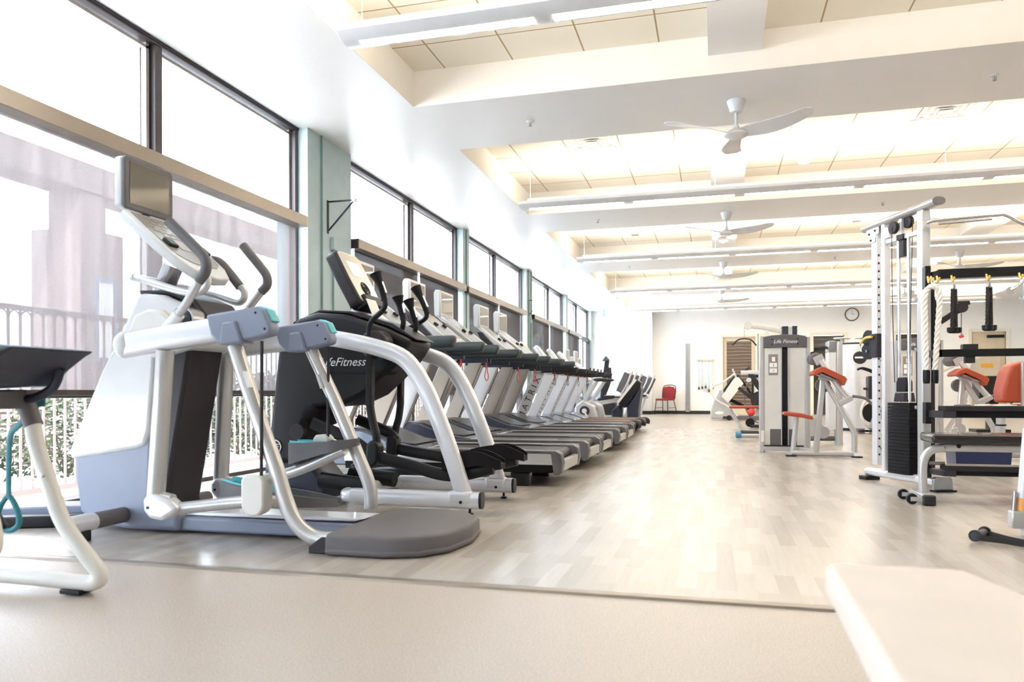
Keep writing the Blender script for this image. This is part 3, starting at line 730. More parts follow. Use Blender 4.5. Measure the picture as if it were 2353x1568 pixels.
    # disc covers and hubs
    for y, s in ((2.95, -1), (3.55, 1)):
        MB().prism([(-2.63, .95), (-2.59, 1.04), (-2.52, 1.065), (-2.45, 1.06), (-2.40, 1.02), (-2.375, .97), (-2.45, .945), (-2.56, .94)], min(y, y-.03*s)-.03, max(y, y-.03*s)).out('hub_cover', 'offwhite', r, bev=.015)
        MB().cyl((-2.40, y-.06*s, 1.02), (-2.40, y-.16*s, 1.02), .062, 24).out('hub', 'steel', r)
        MB().cyl((-2.40, y-.055*s, 1.02), (-2.40, y-.075*s, 1.02), .05, 24).out('hub_ring', 'navy', r)
    MB().tube([(-2.40, 2.935, .99), (-2.31, 2.92, 1.075), (-2.215, 2.90, 1.185)], .019, 14).out('moving_handle', 'silver', r)
    MB().cyl((-2.42, 2.94, .97), (-2.35, 2.93, 1.035), .033, 14, .026).out('handle_socket', 'satin', r)
    MB().tube([(-2.225, 2.90, 1.175), (-2.190, 2.90, 1.215), (-2.188, 2.90, 1.262), (-2.225, 2.90, 1.312), (-2.38, 2.90, 1.452)], .0235, 14).out('hand_grip', 'midgrey', r)
    MB().tube([(-2.50, 3.55, 1.03), (-2.42, 3.55, 1.12), (-2.325, 3.55, 1.225)], .019, 14).out('moving_handle', 'silver', r)
    MB().tube([(-2.335, 3.55, 1.215), (-2.300, 3.55, 1.25), (-2.303, 3.55, 1.30), (-2.345, 3.55, 1.355), (-2.445, 3.55, 1.468)], .0235, 14).out('hand_grip', 'midgrey', r)
    # neck, fixed bars, console
    MB().cyl((-2.735, 3.25, 1.13), (-2.64, 3.25, 1.32), .048, 20).out('neck', 'steel', r)
    MB().tube([(-2.70, 3.06, 1.235), (-2.55, 3.05, 1.19), (-2.40, 3.05, 1.15), (-2.325, 3.05, 1.155), (-2.30, 3.06, 1.19), (-2.315, 3.07, 1.235), (-2.345, 3.08, 1.265)], .018, 12).out('fixed_handlebar', 'silver', r)
    MB().tube([(-2.70, 3.06, 1.235), (-2.745, 3.10, 1.245), (-2.75, 3.25, 1.245), (-2.745, 3.40, 1.245), (-2.70, 3.44, 1.23)], .018, 12).out('fixed_handlebar', 'silver', r)
    MB().tube([(-2.70, 3.44, 1.23), (-2.55, 3.45, 1.19), (-2.42, 3.45, 1.15), (-2.375, 3.45, 1.165), (-2.37, 3.45, 1.205), (-2.40, 3.45, 1.24)], .018, 12).out('fixed_handlebar', 'silver', r)
    MB().tube([(-2.395, 3.45, 1.232), (-2.45, 3.45, 1.295), (-2.52, 3.45, 1.365), (-2.60, 3.45, 1.385)], .024, 12).out('side_grip', 'padgrey', r)
    d = V((.36, 0, -.30)).normalized(); u = V((.30, 0, .36)).normalized()
    M = Matrix((d, V((0, 1, 0)), u)).transposed().to_4x4(); M.translation = V((-2.60, 3.25, 1.405))
    ol = [(-.245, -.19), (.06, -.195), (.16, -.18), (.25, -.12), (.275, 0), (.25, .12), (.16, .18), (.06, .195), (-.245, .19)]
    MB().prism(ol, -.03, .02, 'z', M).out('console', 'white', r, bev=.012, seg=3)
    il = [(-.225, -.155), (.06, -.165), (.13, -.15), (.175, -.09), (.185, 0), (.175, .09), (.13, .15), (.06, .165), (-.225, .155)]
    fc = MB().prism(il, .02, .023, 'z', M).out('console_face', 'facegrey', r)
    k = MB()
    for i in range(5):
        for j in range(6):
            if random.random() < .75: k.box(-.20+i*.035, -.18+i*.035, -.13+j*.045, -.10+j*.045, .023, .0245, M)
    k.box(-.02, .06, -.06, .06, .023, .0245, M); k.out('buttons', 'alu', fc)
    MB().box(.0, .06, -.15, -.09, .02, .04, M).out('vent', 'black', fc, bev=.006); MB().box(.0, .06, .09, .15, .02, .04, M).out('vent', 'black', fc, bev=.006)
    tvm = Matrix.Identity(4)
    MB().prism([(3.08, 1.60), (3.095, 1.585), (3.405, 1.585), (3.42, 1.60), (3.42, 1.83), (3.405, 1.845), (3.095, 1.845), (3.08, 1.83)], -2.845, -2.80, 'x').out('screen_shell', 'white', r, bev=.012)
    MB().prism([(3.08, 1.60), (3.095, 1.585), (3.405, 1.585), (3.42, 1.60), (3.42, 1.83), (3.405, 1.845), (3.095, 1.845), (3.08, 1.83)], -2.80, -2.78, 'x').out('screen_bezel', 'padgrey', r, bev=.006)
    MB().box(-2.781, -2.778, 3.112, 3.388, 1.615, 1.82).out('screen', 'screen', r)
    MB().cyl((-2.82, 3.25, 1.52), (-2.82, 3.25, 1.60), .03, 12).out('screen_stem', 'charcoal', r)
    # front stabiliser
    MB().cyl((-2.80, 2.80, .083), (-2.80, 3.72, .083), .038, 20).out('stabiliser', 'padgrey', r)
    MB().cyl((-2.80, 2.755, .083), (-2.80, 2.90, .083), .041, 20).out('stabiliser_end', 'satin', r, bev=.005)
    MB().box(-2.83, -2.77, 2.80, 2.86, .0, .05).out('foot', 'black', r, bev=.004); MB().box(-2.83, -2.77, 3.64, 3.70, .0, .05).out('foot', 'black', r, bev=.004)
    MB().prism([(-1.66, .0), (-1.66, .03), (-1.60, .07), (-1.56, .07), (-1.56, .0)], 2.86, 2.96).out('rear_foot', 'charcoal', r, bev=.004)
    return r
adaptive_trainer()
# ================================================================== black elliptical
def elliptical():
    r = E('elliptical_trainer', 'black elliptical trainer with two arched white frame tubes', 'exercise machine', (-1.9, 4.3, 0))
    for y, s in ((3.97, 0), (4.66, 1)):
        MB().tube([(-2.28, y+(.07 if not s else -.07), 1.005), (-2.10, y, .985), (-1.87, y, .935), (-1.70, y, .870), (-1.59, y, .735), (-1.50, y, .545), (-1.42, y, .34), (-1.34, y, .10)], .034, 20, ref=(0, 1, 0), rb=.048, sq=.75).out('arched_tube', 'satin', r)
        MB().tube([(-2.02, y, .083), (-1.25, y, .083)], .038, 20, ref=(0, 1, 0), rb=.047, sq=.7, sm=False).out('base_tube', 'satin', r)
        MB().tube([(-1.25, y, .083), (-1.235, y, .083)], .037, 20, ref=(0, 1, 0), rb=.046, sq=.7, sm=False).out('end_cap', 'charcoal', r)
        MB().box(-1.43, -1.29, y-.041, y+.041, .06, .136).out('socket_plate', 'satin', r, bev=.02, seg=3)
        MB().cyl((-1.35, y-.046, .075), (-1.35, y-.040, .075), .009, 10).out('bolt', 'charcoal', r)
        MB().cyl((-1.31, y, .0), (-1.31, y, .012), .02, 12).cyl((-1.31, y, .012), (-1.31, y, .045), .007, 8).out('levelling_foot', 'black', r)
    MB().tube([(-2.00, 3.97, .083), (-2.07, 4.0, .083), (-2.10, 4.1, .083), (-2.10, 4.32, .083), (-2.10, 4.54, .083), (-2.07, 4.63, .083), (-2.0, 4.66, .083)], .036, 16, rb=.036, sq=.8).out('front_bend', 'satin', r)
    MB().cyl((-2.30, 4.12, .15), (-1.99, 4.12, .12), .05, 20).out('floor_track', 'black', r); MB().cyl((-2.30, 4.50, .15), (-1.99, 4.50, .12), .05, 20).out('floor_track', 'black', r)
    # body
    MB().prism([(-2.60, .96), (-2.54, 1.07), (-2.46, 1.135), (-2.34, 1.168), (-2.14, 1.148), (-1.88, 1.06), (-1.72, .985), (-1.75, .935), (-1.82, .84), (-2.02, .665), (-2.17, .60), (-2.35, .585), (-2.42, .50), (-2.47, .25), (-2.64, .25), (-2.665, .45)], 4.13, 4.50).out('main_shroud', 'black', r, bev=.03, seg=3)
    MB().prism([(-2.52, 1.10), (-2.34, 1.17), (-2.14, 1.155), (-1.88, 1.07), (-1.71, .985), (-1.70, .99), (-1.86, 1.09), (-2.13, 1.17), (-2.34, 1.185), (-2.52, 1.115)], 4.17, 4.46).out('top_panel', 'charcoal', r, bev=.006)
    MB().prism([(-2.24, .80), (-1.80, .80), (-1.83, .78), (-2.24, .79)], 4.122, 4.13).out('seam', 'blackmat', r)
    MB().ell((-2.40, 4.31, .56), .13, .20, .10).out('crank_housing', 'blackmat', r)
    MB().prism([(-2.72, .25), (-2.72, .04), (-2.30, .02), (-2.30, .12), (-2.42, .26)], 4.16, 4.47).out('front_base', 'navy', r, bev=.02)
    MB().cyl((-2.55, 4.05, .055), (-2.55, 4.60, .055), .05, 16).out('transport_wheels', 'black', r)
    MB().cyl((-2.46, 4.10, .44), (-2.46, 4.14, .44), .05, 20).out('crank_cap', 'charcoal', r)
    text('logo', 'LifeFitness', .072, 'logowhite', r, at(-2.165, 4.126, .86) @ FY, shear=.35)
    m = MB().tube([(-2.622+.042*math.cos(t*PI/12), 4.125, .345+.042*math.sin(t*PI/12)) for t in range(24)], .004, 6, closed=True, sm=False); m.out('badge', 'logowhite', r)
    text('badge_lettering', 'LF', .05, 'logowhite', r, at(-2.622, 4.124, .345) @ FY, shear=.3)
    # console
    d = V((.16, 0, -.30)).normalized(); u = V((.30, 0, .16)).normalized()
    M = Matrix((d, V((0, 1, 0)), u)).transposed().to_4x4(); M.translation = V((-2.14, 4.32, 1.375))
    ol = [(-.19, -.15), (-.205, -.12), (-.205, .12), (-.19, .15), (.0, .16), (.16, .15), (.185, .12), (.185, -.12), (.16, -.15), (.0, -.16)]
    MB().prism(ol, -.085, .0, 'z', M).out('console', 'charcoal', r, bev=.02, seg=3)
    il = [(x*.94, y*.93) for x, y in ol]
    f = MB().prism(il, .0, .006, 'z', M).out('console_face', 'facecream', r, bev=.002)
    MB().box(-.13, -.02, -.085, .085, .006, .0075, M).out('display', 'logowhite', f)
    k = MB()
    for rr_ in (.046, .032, .016):
        k.tube([M @ V((.065+rr_*math.cos(t*PI/10), rr_*math.sin(t*PI/10), .008)) for t in range(20)], .0045, 6, closed=True, sm=False)
    k.out('dial', 'black', f)
    MB().box(.12, .20, -.12, .12, -.06, .03, M).out('reading_rack', 'black', r, bev=.012)
    MB().prism([(-2.035, 1.245), (-2.03, 1.245), (-1.985, 1.14), (-1.99, 1.14)], 4.18, 4.31).out('paper_note', 'paper', r)
    MB().cyl((-2.17, 4.32, 1.13), (-2.13, 4.32, 1.25), .045, 16).out('neck', 'silver', r)
    # hubs and swinging arms
    for y, s in ((4.00, -1), (4.62, 1)):
        MB().cyl((-1.90, y+.11*-s, .955), (-1.90, y-.01*-s, .955), .085, 28).out('arm_hub', 'charcoal', r, bev=.015)
        t = 0 if s < 0 else -.08
        MB().bar((-1.915+t, y, .93), (-1.922+t, y, .60), .035, .052, (0, 1, 0)).out('swing_arm', 'black', r, bev=.006)
        MB().tube([(-1.922+t, y, .66), (-1.922+t, y, .60), (-1.905 if s < 0 else -2.015, y, .51), (-1.885 if s < 0 else -2.035, y, .44), (-1.88 if s < 0 else -2.04, y, .36)], .026, 14, ref=(0, 1, 0), rb=.022, sq=.8).out('swing_arm_lower', 'black', r)
        xx = -1.89 if s < 0 else -2.05
        MB().prism([(xx-.035, .38), (xx-.012, .405), (xx+.018, .405), (xx+.04, .375), (xx+.035, .285), (xx+.01, .255), (xx-.02, .255), (xx-.04, .29)], y-.05, y+.04).out('pedal_joint', 'black', r, bev=.014, seg=3)
        MB().tube([(-2.30, y+.02*-s, .50), (-2.05, y+.02*-s, .40), (xx, y, .315), (-1.66, y+.02*-s, .255), (-1.50, y+.03*-s, .215), (-1.38, y+.04*-s, .215), (-1.20, y+.05*-s, .255)], .026, 14, ref=(0, 1, 0), rb=.036, sq=.75).out('pedal_arm', 'black', r)
        y0 = y+.05*-s-.065; y1 = y0+.15
        b = MB(); rows = []
        for i in range(11):
            q = i/10; x = -1.48+.335*q; z = .272+.035*math.sin(q*2.6)-.01*q; w = (y1-y0)/2*(1-.35*max(0, (q-.7)/.3)**2); yc = (y0+y1)/2; h = .05 if q < .65 else .05-.09*(q-.65)
            rows.append([b._v((x, yc-w, z-.03)), b._v((x, yc+w, z-.03)), b._v((x, yc+w, z+h)), b._v((x, yc+w*.85, z+h)), b._v((x, yc+w*.83, z)), b._v((x, yc-w*.83, z)), b._v((x, yc-w*.85, z+h)), b._v((x, yc-w, z+h))])
        for A, B in zip(rows, rows[1:]):
            for j in range(8): b.b.faces.new([A[j], A[(j+1) % 8], B[(j+1) % 8], B[j]])
        b.b.faces.new(rows[0]); b.b.faces.new(rows[-1][::-1]); b.out('foot_pedal', 'blackmat', r)
    for y, pts, g in ((4.0, [(-1.925, 4.0, 1.0), (-1.925, 4.0, 1.06), (-1.90, 4.0, 1.10), (-1.845, 4.0, 1.145), (-1.825, 4.0, 1.18), (-1.83, 4.0, 1.215)], [(-1.83, 4.0, 1.205), (-1.845, 4.0, 1.27), (-1.885, 4.0, 1.36)]),
                      (4.2, [(-1.845, 4.22, 1.02), (-1.815, 4.21, 1.05), (-1.80, 4.2, 1.09), (-1.80, 4.2, 1.125)], [(-1.80, 4.2, 1.115), (-1.815, 4.2, 1.17), (-1.835, 4.2, 1.25)]),
                      (4.4, [(-1.86, 4.42, 1.02), (-1.825, 4.41, 1.045), (-1.80, 4.4, 1.075), (-1.80, 4.4, 1.11)], [(-1.80, 4.4, 1.10), (-1.82, 4.4, 1.17), (-1.85, 4.4, 1.255)]),
                      (4.65, [(-1.98, 4.62, 1.05), (-1.96, 4.63, 1.09), (-1.88, 4.65, 1.135), (-1.835, 4.65, 1.165), (-1.825, 4.65, 1.20)], [(-1.825, 4.65, 1.195), (-1.85, 4.65, 1.26), (-1.905, 4.65, 1.37)])):
        MB().tube(pts, .0155, 12).out('handlebar', 'black', r)
        g = [V(p) for p in g]
        h = MB().tube(g, .021, 14, rr=lambda f: .95 if f < .08 else (.82+.1*f if f < .65 else .89+.85*((f-.65)/.35)**1.3)).out('hand_grip', 'blackmat', r)
        c = (g[0]*.55+g[1]*.45); c2 = g[1]*.6+g[2]*.4
        MB().bar(c+V((.012, 0, .01)), c2+V((.012, 0, .005)), .022, .014, (0, 1, 0)).out('pulse_sensor', 'chrome', h, bev=.003)
    return r
elliptical()
# loose cables and slanted box behind
r = E('power_box', 'dark slanted power box with loose cables behind the elliptical', 'power box', (-2.3, 4.95, 0))
MB().prism([(-2.55, .02), (-2.55, .10), (-2.35, .14), (-1.95, .16), (-1.93, .03)], 4.86, 5.04).out('box', 'navy', r, bev=.01)
for k in range(5):
    MB().tube([(-2.5+.05*k, 4.9, .16), (-2.4+.04*k, 4.82, .20+.01*k), (-2.3+.06*k, 4.86, .17), (-2.2+.03*k, 4.9, .18)], .005, 6).out('cable', 'black', r)
# ================================================================== treadmills
def treadmill(yc, label, tv=True):
    r = E('treadmill', label, 'treadmill', (-2.0, yc, 0), 'silver treadmills with screens in a row')
    h = .385
    MB().box(-2.75, -1.13, yc-h+.015, yc+h-.015, .10, .165).out('under_frame', 'blackmat', r)
    for s in (-1, 1):
        y = yc+s*h; a, b = sorted((y, y-s*.11))
        MB().box(-2.75, -1.12, *sorted((y-s*.0, y-s*.02)), .158, .237).out('side_panel', 'silver', r)
        MB().box(-2.75, -1.20, a, b, .237, .258).out('foot_rail', 'deckgrey', r, bev=.006)
        MB().prism([(-1.21, .258), (-1.10, .258), (-1.062, .235), (-1.05, .17), (-1.065, .095), (-1.085, .085), (-1.115, .09), (-1.135, .235), (-1.21, .237)], *sorted((y+s*.003, y-s*.10))).out('rear_cap', 'midgrey', r, bev=.006)
        MB().box(-2.1, -1.35, *sorted((y-s*.115, y-s*.085)), .258, .262).out('rail_strip', 'silver', r)
        # upright
        pl = [(-2.99, .28), (-2.80, .28), (-2.46, 1.04), (-2.64, 1.04)]
        u = MB().prism(pl, *sorted((y-s*.005, y-s*.045))).out('upright', 'silver', r, bev=.006)
        MB().prism([(-2.975, .28), (-2.80, .28), (-2.47, 1.03), (-2.62, 1.03)], *sorted((y-s*.045, y-s*.085))).out('upright_liner', 'alu', r, bev=.004)
        k = MB()
        for p, q in ((-2.60, 1.005), (-2.625, .965), (-2.50, 1.005)): k.cyl((p, y-s*.002, q), (p, y-s*.006, q), .008, 8)
        k.out('screws', 'steel', u)
        hr = MB().tube([(-2.72, y-s*.02, 1.055), (-2.2, y-s*.02, 1.055), (-1.93, y-s*.02, 1.055), (-1.88, y-s*.02, 1.055), (-1.855, y-s*.02, 1.05)], .040, 16, ref=(0, 1, 0), rb=.045, sq=.75, k=8,
                       rr=lambda f: 1 if f < .8 else math.sqrt(max(.02, 1-((f-.8)/.2)**2*.97))).out('handrail', 'rail', r)
        MB().box(-2.68, -2.18, *sorted((y-s*.0, y-s*.05)), .975, 1.02).out('rail_bracket', 'navy', r, bev=.004)
        text('embossed_name', 'PRECOR', .055, 'rail', hr, at(-2.15, y-s*.02-.0405, 1.058) @ FY, ext=.002) if s < 0 else None
        MB().box(-1.44, -1.30, *sorted((y-s*.02, y-s*.09)), .0, .10).out('foot', 'black', r, bev=.01)
        # console brace
        MB().prism([(-2.78, 1.46), (-2.72, 1.44), (-2.28, 1.10), (-2.40, 1.09)], *sorted((y-s*.10, y-s*.13))).out('console_brace', 'silver', r, bev=.006)
        MB().prism([(-2.76, 1.40), (-2.70, 1.40), (-2.42, 1.09), (-2.62, 1.09)], *sorted((y-s*.06, y-s*.09))).out('side_fin', 'charcoal', r, bev=.006)
    MB().box(-2.70, -1.16, yc-h+.10, yc+h-.10, .237, .245).cyl((-1.155, yc-.27, .20), (-1.155, yc+.27, .20), .045, 20).out('belt', 'belt', r)
    text('belt_lettering', 'PRECOR', .075, 'midgrey', r, at(-1.75, yc+.1, .2456), ext=.0004)
    MB().prism([(-1.09, .19), (-1.055, .185), (-1.062, .105), (-1.10, .10)], yc-.285, yc+.285).out('rear_bumper', 'facegrey', r, bev=.006)
    MB().prism([(-3.06, .12), (-3.06, .30), (-2.95, .37), (-2.80, .40), (-2.62, .39), (-2.38, .30), (-2.12, .262), (-2.12, .24), (-2.75, .12)], yc-h+.03, yc+h-.03).out('motor_cover', 'coverblue', r, bev=.03, seg=3)
    MB().prism([(-2.80, .405), (-2.61, .396), (-2.36, .303), (-2.22, .285), (-2.36, .290), (-2.61, .380), (-2.80, .39)], yc-.26, yc+.26).out('cover_inlay', 'deckgrey', r)
    d = V((.42, 0, -.34)).normalized(); u = V((.34, 0, .42)).normalized()
    M = Matrix((d, V((0, 1, 0)), u)).transposed().to_4x4(); M.translation = V((-2.585, yc, 1.33))
    MB().prism([(-.27, -.17), (-.29, -.14), (-.29, .14), (-.27, .17), (-.05, .23), (.24, .24), (.29, .2), (.29, -.2), (.24, -.24), (-.05, -.23)], -.03, .01, 'z', M).out('console', 'white', r, bev=.012)
    fc = MB().prism([(-.25, -.14), (-.25, .14), (-.05, .19), (.22, .2), (.22, -.2), (-.05, -.19)], .01, .013, 'z', M).out('console_face', 'facegrey', r)
    MB().box(.02, .06, -.14, -.09, .013, .035, M).out('pod', 'black', fc, bev=.006); MB().box(.02, .06, .09, .14, .013, .035, M).out('pod', 'black', fc, bev=.006)
    MB().box(.24, .34, -.26, .26, -.04, .01, M).out('front_shelf', 'satin', r, bev=.01)
    MB().cyl((-2.40, yc-.36, 1.07), (-2.40, yc+.36, 1.07), .022, 12).out('cross_bar', 'charcoal', r)
    if tv:
        t0 = 1.475
        MB().prism([(-2.845, t0+.02), (-2.825, t0-.01), (-2.80, t0), (-2.78, t0), (-2.775, t0+.275), (-2.83, t0+.28), (-2.85, t0+.25)], yc-.2, yc+.2).out('screen_shell', 'white', r, bev=.012)
        MB().box(-2.780, -2.768, yc-.195, yc+.195, t0+.006, t0+.27).out('screen_bezel', 'silver', r, bev=.004)
        MB().box(-2.769, -2.766, yc-.165, yc+.165, t0+.03, t0+.245).out('screen', 'screen', r)
        MB().cyl((-2.80, yc, t0-.03), (-2.80, yc, t0+.01), .03, 12).out('screen_stem', 'charcoal', r)
    MB().tube([(-2.33, yc-.02, 1.02), (-2.33, yc-.03, .92), (-2.335, yc-.05, .84), (-2.33, yc, .80), (-2.325, yc+.04, .84), (-2.33, yc+.02, .92), (-2.33, yc, 1.02)], .0045, 6).out('safety_cord', 'redcord', r)
    return r
T0 = treadmill(5.66, 'treadmill with a screen directly behind the black elliptical')
for y, l in ((6.82, 'second treadmill with a screen, counted from the black elliptical'), (7.64, 'third treadmill with a screen, standing close to the second'),
             (8.98, 'fourth treadmill with a screen, in front of the narrow teal post'), (9.84, 'last treadmill with a raised screen, beside the lettered treadmills')):
    dup(T0, (-2.0, y, 0), l)
def matrix_mill(yc, label, stripe):
    r = E('treadmill', label, 'treadmill', (-2.1, yc, 0), 'lettered treadmills past the screen treadmills')
    h = .40
    MB().box(-2.7, -1.30, yc-h+.02, yc+h-.02, .09, .16).out('under_frame', 'blackmat', r)
    for s in (-1, 1):
        y = yc+s*h
        MB().box(-2.7, -1.28, *sorted((y, y-s*.10)), .16, .215).out('foot_rail', 'deckgrey', r, bev=.01)
        MB().tube([(-1.35, y-s*.03, .19), (-1.24, y-s*.03, .19), (-1.19, y-s*.03, .155), (-1.20, y-s*.03, .10)], .028, 12, ref=(0, 1, 0), rb=.03).out('rear_cap', 'charcoal', r)
        MB().box(-1.5, -1.38, *sorted((y-s*.03, y-s*.1)), 0, .09).out('foot', 'black', r, bev=.008); MB().box(-2.7, -2.58, *sorted((y-s*.03, y-s*.1)), 0, .09).out('foot', 'black', r, bev=.008)
        pl = [(-2.80, .24), (-2.65, .24), (-2.30, 1.0), (-2.47, 1.0)]
        u = MB().prism(pl, *sorted((y, y-s*.05))).out('upright', 'satin', r, bev=.008)
        hr = MB().prism([(-2.52, .985), (-2.47, 1.04), (-2.30, 1.045), (-1.84, 1.02), (-1.87, .955), (-2.42, .95)], *sorted((y+s*.02, y-s*.06))).out('handrail', 'charcoal', r, bev=.012)
        MB().prism([(-2.525, .985), (-2.475, 1.046), (-2.33, 1.05), (-2.37, .955), (-2.42, .946)], *sorted((y+s*.024, y-s*.064))).out('rail_collar', 'silver', r, bev=.01)
        if s < 0:
            ang = math.atan2(.76, .345)
            text('lettering', 'M A T R I X', .125, 'ink', u, at(-2.545, y-.003, .60) @ Matrix.Rotation(-ang, 4, 'Y') @ FY, ext=.001, sx=1.02)
    MB().box(-2.7, -1.28, yc-h+.1, yc+h-.1, .16, .205).out('belt', 'belt', r)
    MB().cyl((-1.27, yc-.33, .15), (-1.27, yc+.33, .15), .055, 20).out('rear_roller', 'charcoal', r)
    if stripe:
        MB().box(-2.25, -1.33, yc-h+.09, yc-h+.11, .216, .222).out('edge_stripe', 'orange', r)
    MB().prism([(-2.95, .1), (-2.95, .28), (-2.75, .33), (-2.5, .30), (-2.25, .22), (-2.25, .16), (-2.7, .1)], yc-h+.03, yc+h-.03).out('motor_cover', 'coverblue', r, bev=.03, seg=3)
    d = V((.22, 0, -.30)).normalized(); u = V((.30, 0, .22)).normalized()
    M = Matrix((d, V((0, 1, 0)), u)).transposed().to_4x4(); M.translation = V((-2.62, yc, 1.25))
    MB().prism([(-.20, -.12), (-.225, -.05), (-.225, .05), (-.20, .12), (.18, .20), (.22, .18), (.22, -.18), (.18, -.20)], -.07, .0, 'z', M).out('console', 'silver', r, bev=.015)
    fc = MB().prism([(-.17, -.1), (-.17, .1), (.16, .16), (.16, -.16)], .0, .004, 'z', M).out('console_face', 'facecream', r)
    MB().prism([(.17, -.22), (.17, .22), (.27, .26), (.27, -.26)], -.05, .0, 'z', M).out('control_strip', 'charcoal', r, bev=.008)
    for s in (-1, 1): MB().cyl((-2.50, yc+s*.2, 1.08), (-2.40, yc+s*.38, 1.0), .025, 10).out('console_arm', 'charcoal', r)
    MB().tube([(-2.2, yc-.3, .955), (-2.2, yc-.3, .90)], .01, 8, sm=False).out('safety_clip', 'red', r)
    MB().tube([(-2.2, yc-.3, .90), (-2.21, yc-.3, .82), (-2.2, yc-.28, .78), (-2.19, yc-.27, .82), (-2.2, yc-.29, .90)], .004, 6).out('safety_cord', 'charcoal', r)
    return r
M0 = matrix_mill(10.80, 'first lettered treadmill, right after the screen treadmills', False)
dup(M0, (-2.1, 11.78, 0), 'second lettered treadmill in the row')
M1 = matrix_mill(12.72, 'third lettered treadmill, nearer of the two with an orange edge stripe', True)
dup(M1, (-2.1, 13.62, 0), 'last lettered treadmill, farther of the two with an orange edge stripe')
# ================================================================== stretching bench, far left foreground
r = E('stretch_bench', 'cream tubed stretching bench with black tray at the left edge', 'exercise bench', (-2.35, 2.1, 0))
MB().tube([(-2.28, 2.1, .57), (-2.265, 2.1, .50), (-2.20, 2.1, .34), (-2.16, 2.1, .25), (-2.10, 2.1, .175), (-2.03, 2.1, .105), (-2.00, 2.1, .068), (-2.02, 2.1, .040), (-2.10, 2.1, .036), (-2.25, 2.1, .040), (-2.6, 2.1, .043), (-3.05, 2.1, .05)], .027, 16).out('frame_tube', 'offwhite', r)
MB().tube([(-2.30, 1.85, .60), (-2.24, 1.84, .48), (-2.16, 1.83, .32), (-2.125, 1.82, .23), (-2.13, 1.81, .19), (-2.19, 1.80, .13), (-2.28, 1.79, .075), (-2.40, 1.78, .036), (-2.7, 1.78, .036)], .025, 16).out('frame_tube', 'offwhite', r)
MB().cyl((-2.31, 2.1, .64), (-2.275, 2.1, .565), .030, 14).out('sleeve', 'padgrey', r); MB().cyl((-2.335, 1.85, .66), (-2.295, 1.85, .59), .028, 14).out('sleeve', 'padgrey', r)
b = MB(); b.prism([(-2.75, .845), (-2.45, .852), (-2.16, .832), (-2.03, .818), (-2.07, .80), (-2.14, .755), (-2.21, .70), (-2.75, .685)], 1.80, 2.12); b.out('tray', 'navy', r, bev=.012)
MB().bar((-2.70, 1.798, .73), (-2.33, 1.798, .835), .014, .006, (0, 1, 0)).bar((-2.33, 1.798, .835), (-2.14, 1.798, .828), .014, .006, (0, 1, 0)).out('tray_rib', 'black', r)
MB().box(-2.60, -2.28, 1.86, 2.08, .625, .69).out('seat_bracket', 'padgrey', r, bev=.006)
MB().tube([(-2.14, 2.08, .76), (-2.17, 2.08, .70), (-2.24, 2.08, .665), (-2.32, 2.08, .655)], .016, 10).out('grab_bar', 'navy', r)
MB().box(-2.14, -2.055, 2.07, 2.13, 0, .016).out('foot', 'black', r, bev=.003); MB().box(-2.68, -2.6, 1.75, 1.81, 0, .016).out('foot', 'black', r, bev=.003)
for x, y, z in ((-2.205, 2.07, .40), (-2.19, 1.80, .40)): MB().cyl((x, y, z), (x, y-.012, z), .009, 10).out('bolt', 'steel', r)
a = math.atan2(-.26, .10)
text('lettering', 'PRECOR', .05, 'bluegrey', r, at(-2.185, 1.805, .37) @ Matrix.Rotation(math.radians(66), 4, 'Y') @ FY, ext=.0005)
r = E('exercise_strap', 'teal stretch strap with foam handle hanging from the stretching bench', 'exercise band', (-2.40, 2.2, .25))
MB().bar((-2.55, 2.14, .64), (-2.27, 2.14, .645), .006, .028).out('band', 'tealband', r)
MB().tube([(-2.34, 2.14, .62), (-2.40, 2.16, .57), (-2.47, 2.18, .52), (-2.50, 2.2, .36), (-2.50, 2.2, .30)], .006, 8, ref=(0, 1, 0), rb=.012).out('strap', 'tealband', r)
MB().tube([(-2.50, 2.2, .30), (-2.545, 2.2, .25), (-2.55, 2.2, .20), (-2.50, 2.2, .175), (-2.455, 2.2, .20), (-2.46, 2.2, .25)], .010, 10, closed=True).out('loop', 'tealband', r)
MB().cyl((-2.56, 2.2, .225), (-2.52, 2.2, .18), .018, 12).out('foam_handle', 'charcoal', r)
r = E('floor_machine_base', 'black edged machine base on the floor at the left edge by the windows', 'machine base', (-3.3, 3.1, 0))
MB().prism([(-3.65, 2.9), (-3.15, 3.12), (-3.10, 3.25), (-3.65, 3.02)], 0, .06, 'z').out('rail', 'black', r, bev=.01)
MB().prism([(-3.65, 3.05), (-3.12, 3.27), (-3.05, 3.5), (-3.65, 3.3)], 0, .09, 'z').out('deck', 'bluegrey', r, bev=.01)
# ================================================================== cream bench in the right foreground
r = E('workout_bench', 'cream padded bench close to the camera in the lower right corner', 'exercise bench', (.35, 1.25, 0))
MB().prism([(.205, 1.60), (.225, 1.625), (.43, 1.632), (.46, 1.62), (.52, 1.4), (.52, .35), (.20, .35), (.197, 1.0)], .275, .335, 'z').out('pad', 'vinylcream', r, bev=.018, seg=4)
MB().box(.33, .39, .45, 1.5, .215, .262).out('spine', 'offwhite', r, bev=.006)
for y in (1.40, .5):
    MB().box(.335, .385, y-.025, y+.025, .04, .22).out('leg', 'offwhite', r, bev=.004)
    MB().box(.20, .52, y-.03, y+.03, 0, .045).out('foot', 'offwhite', r, bev=.006)
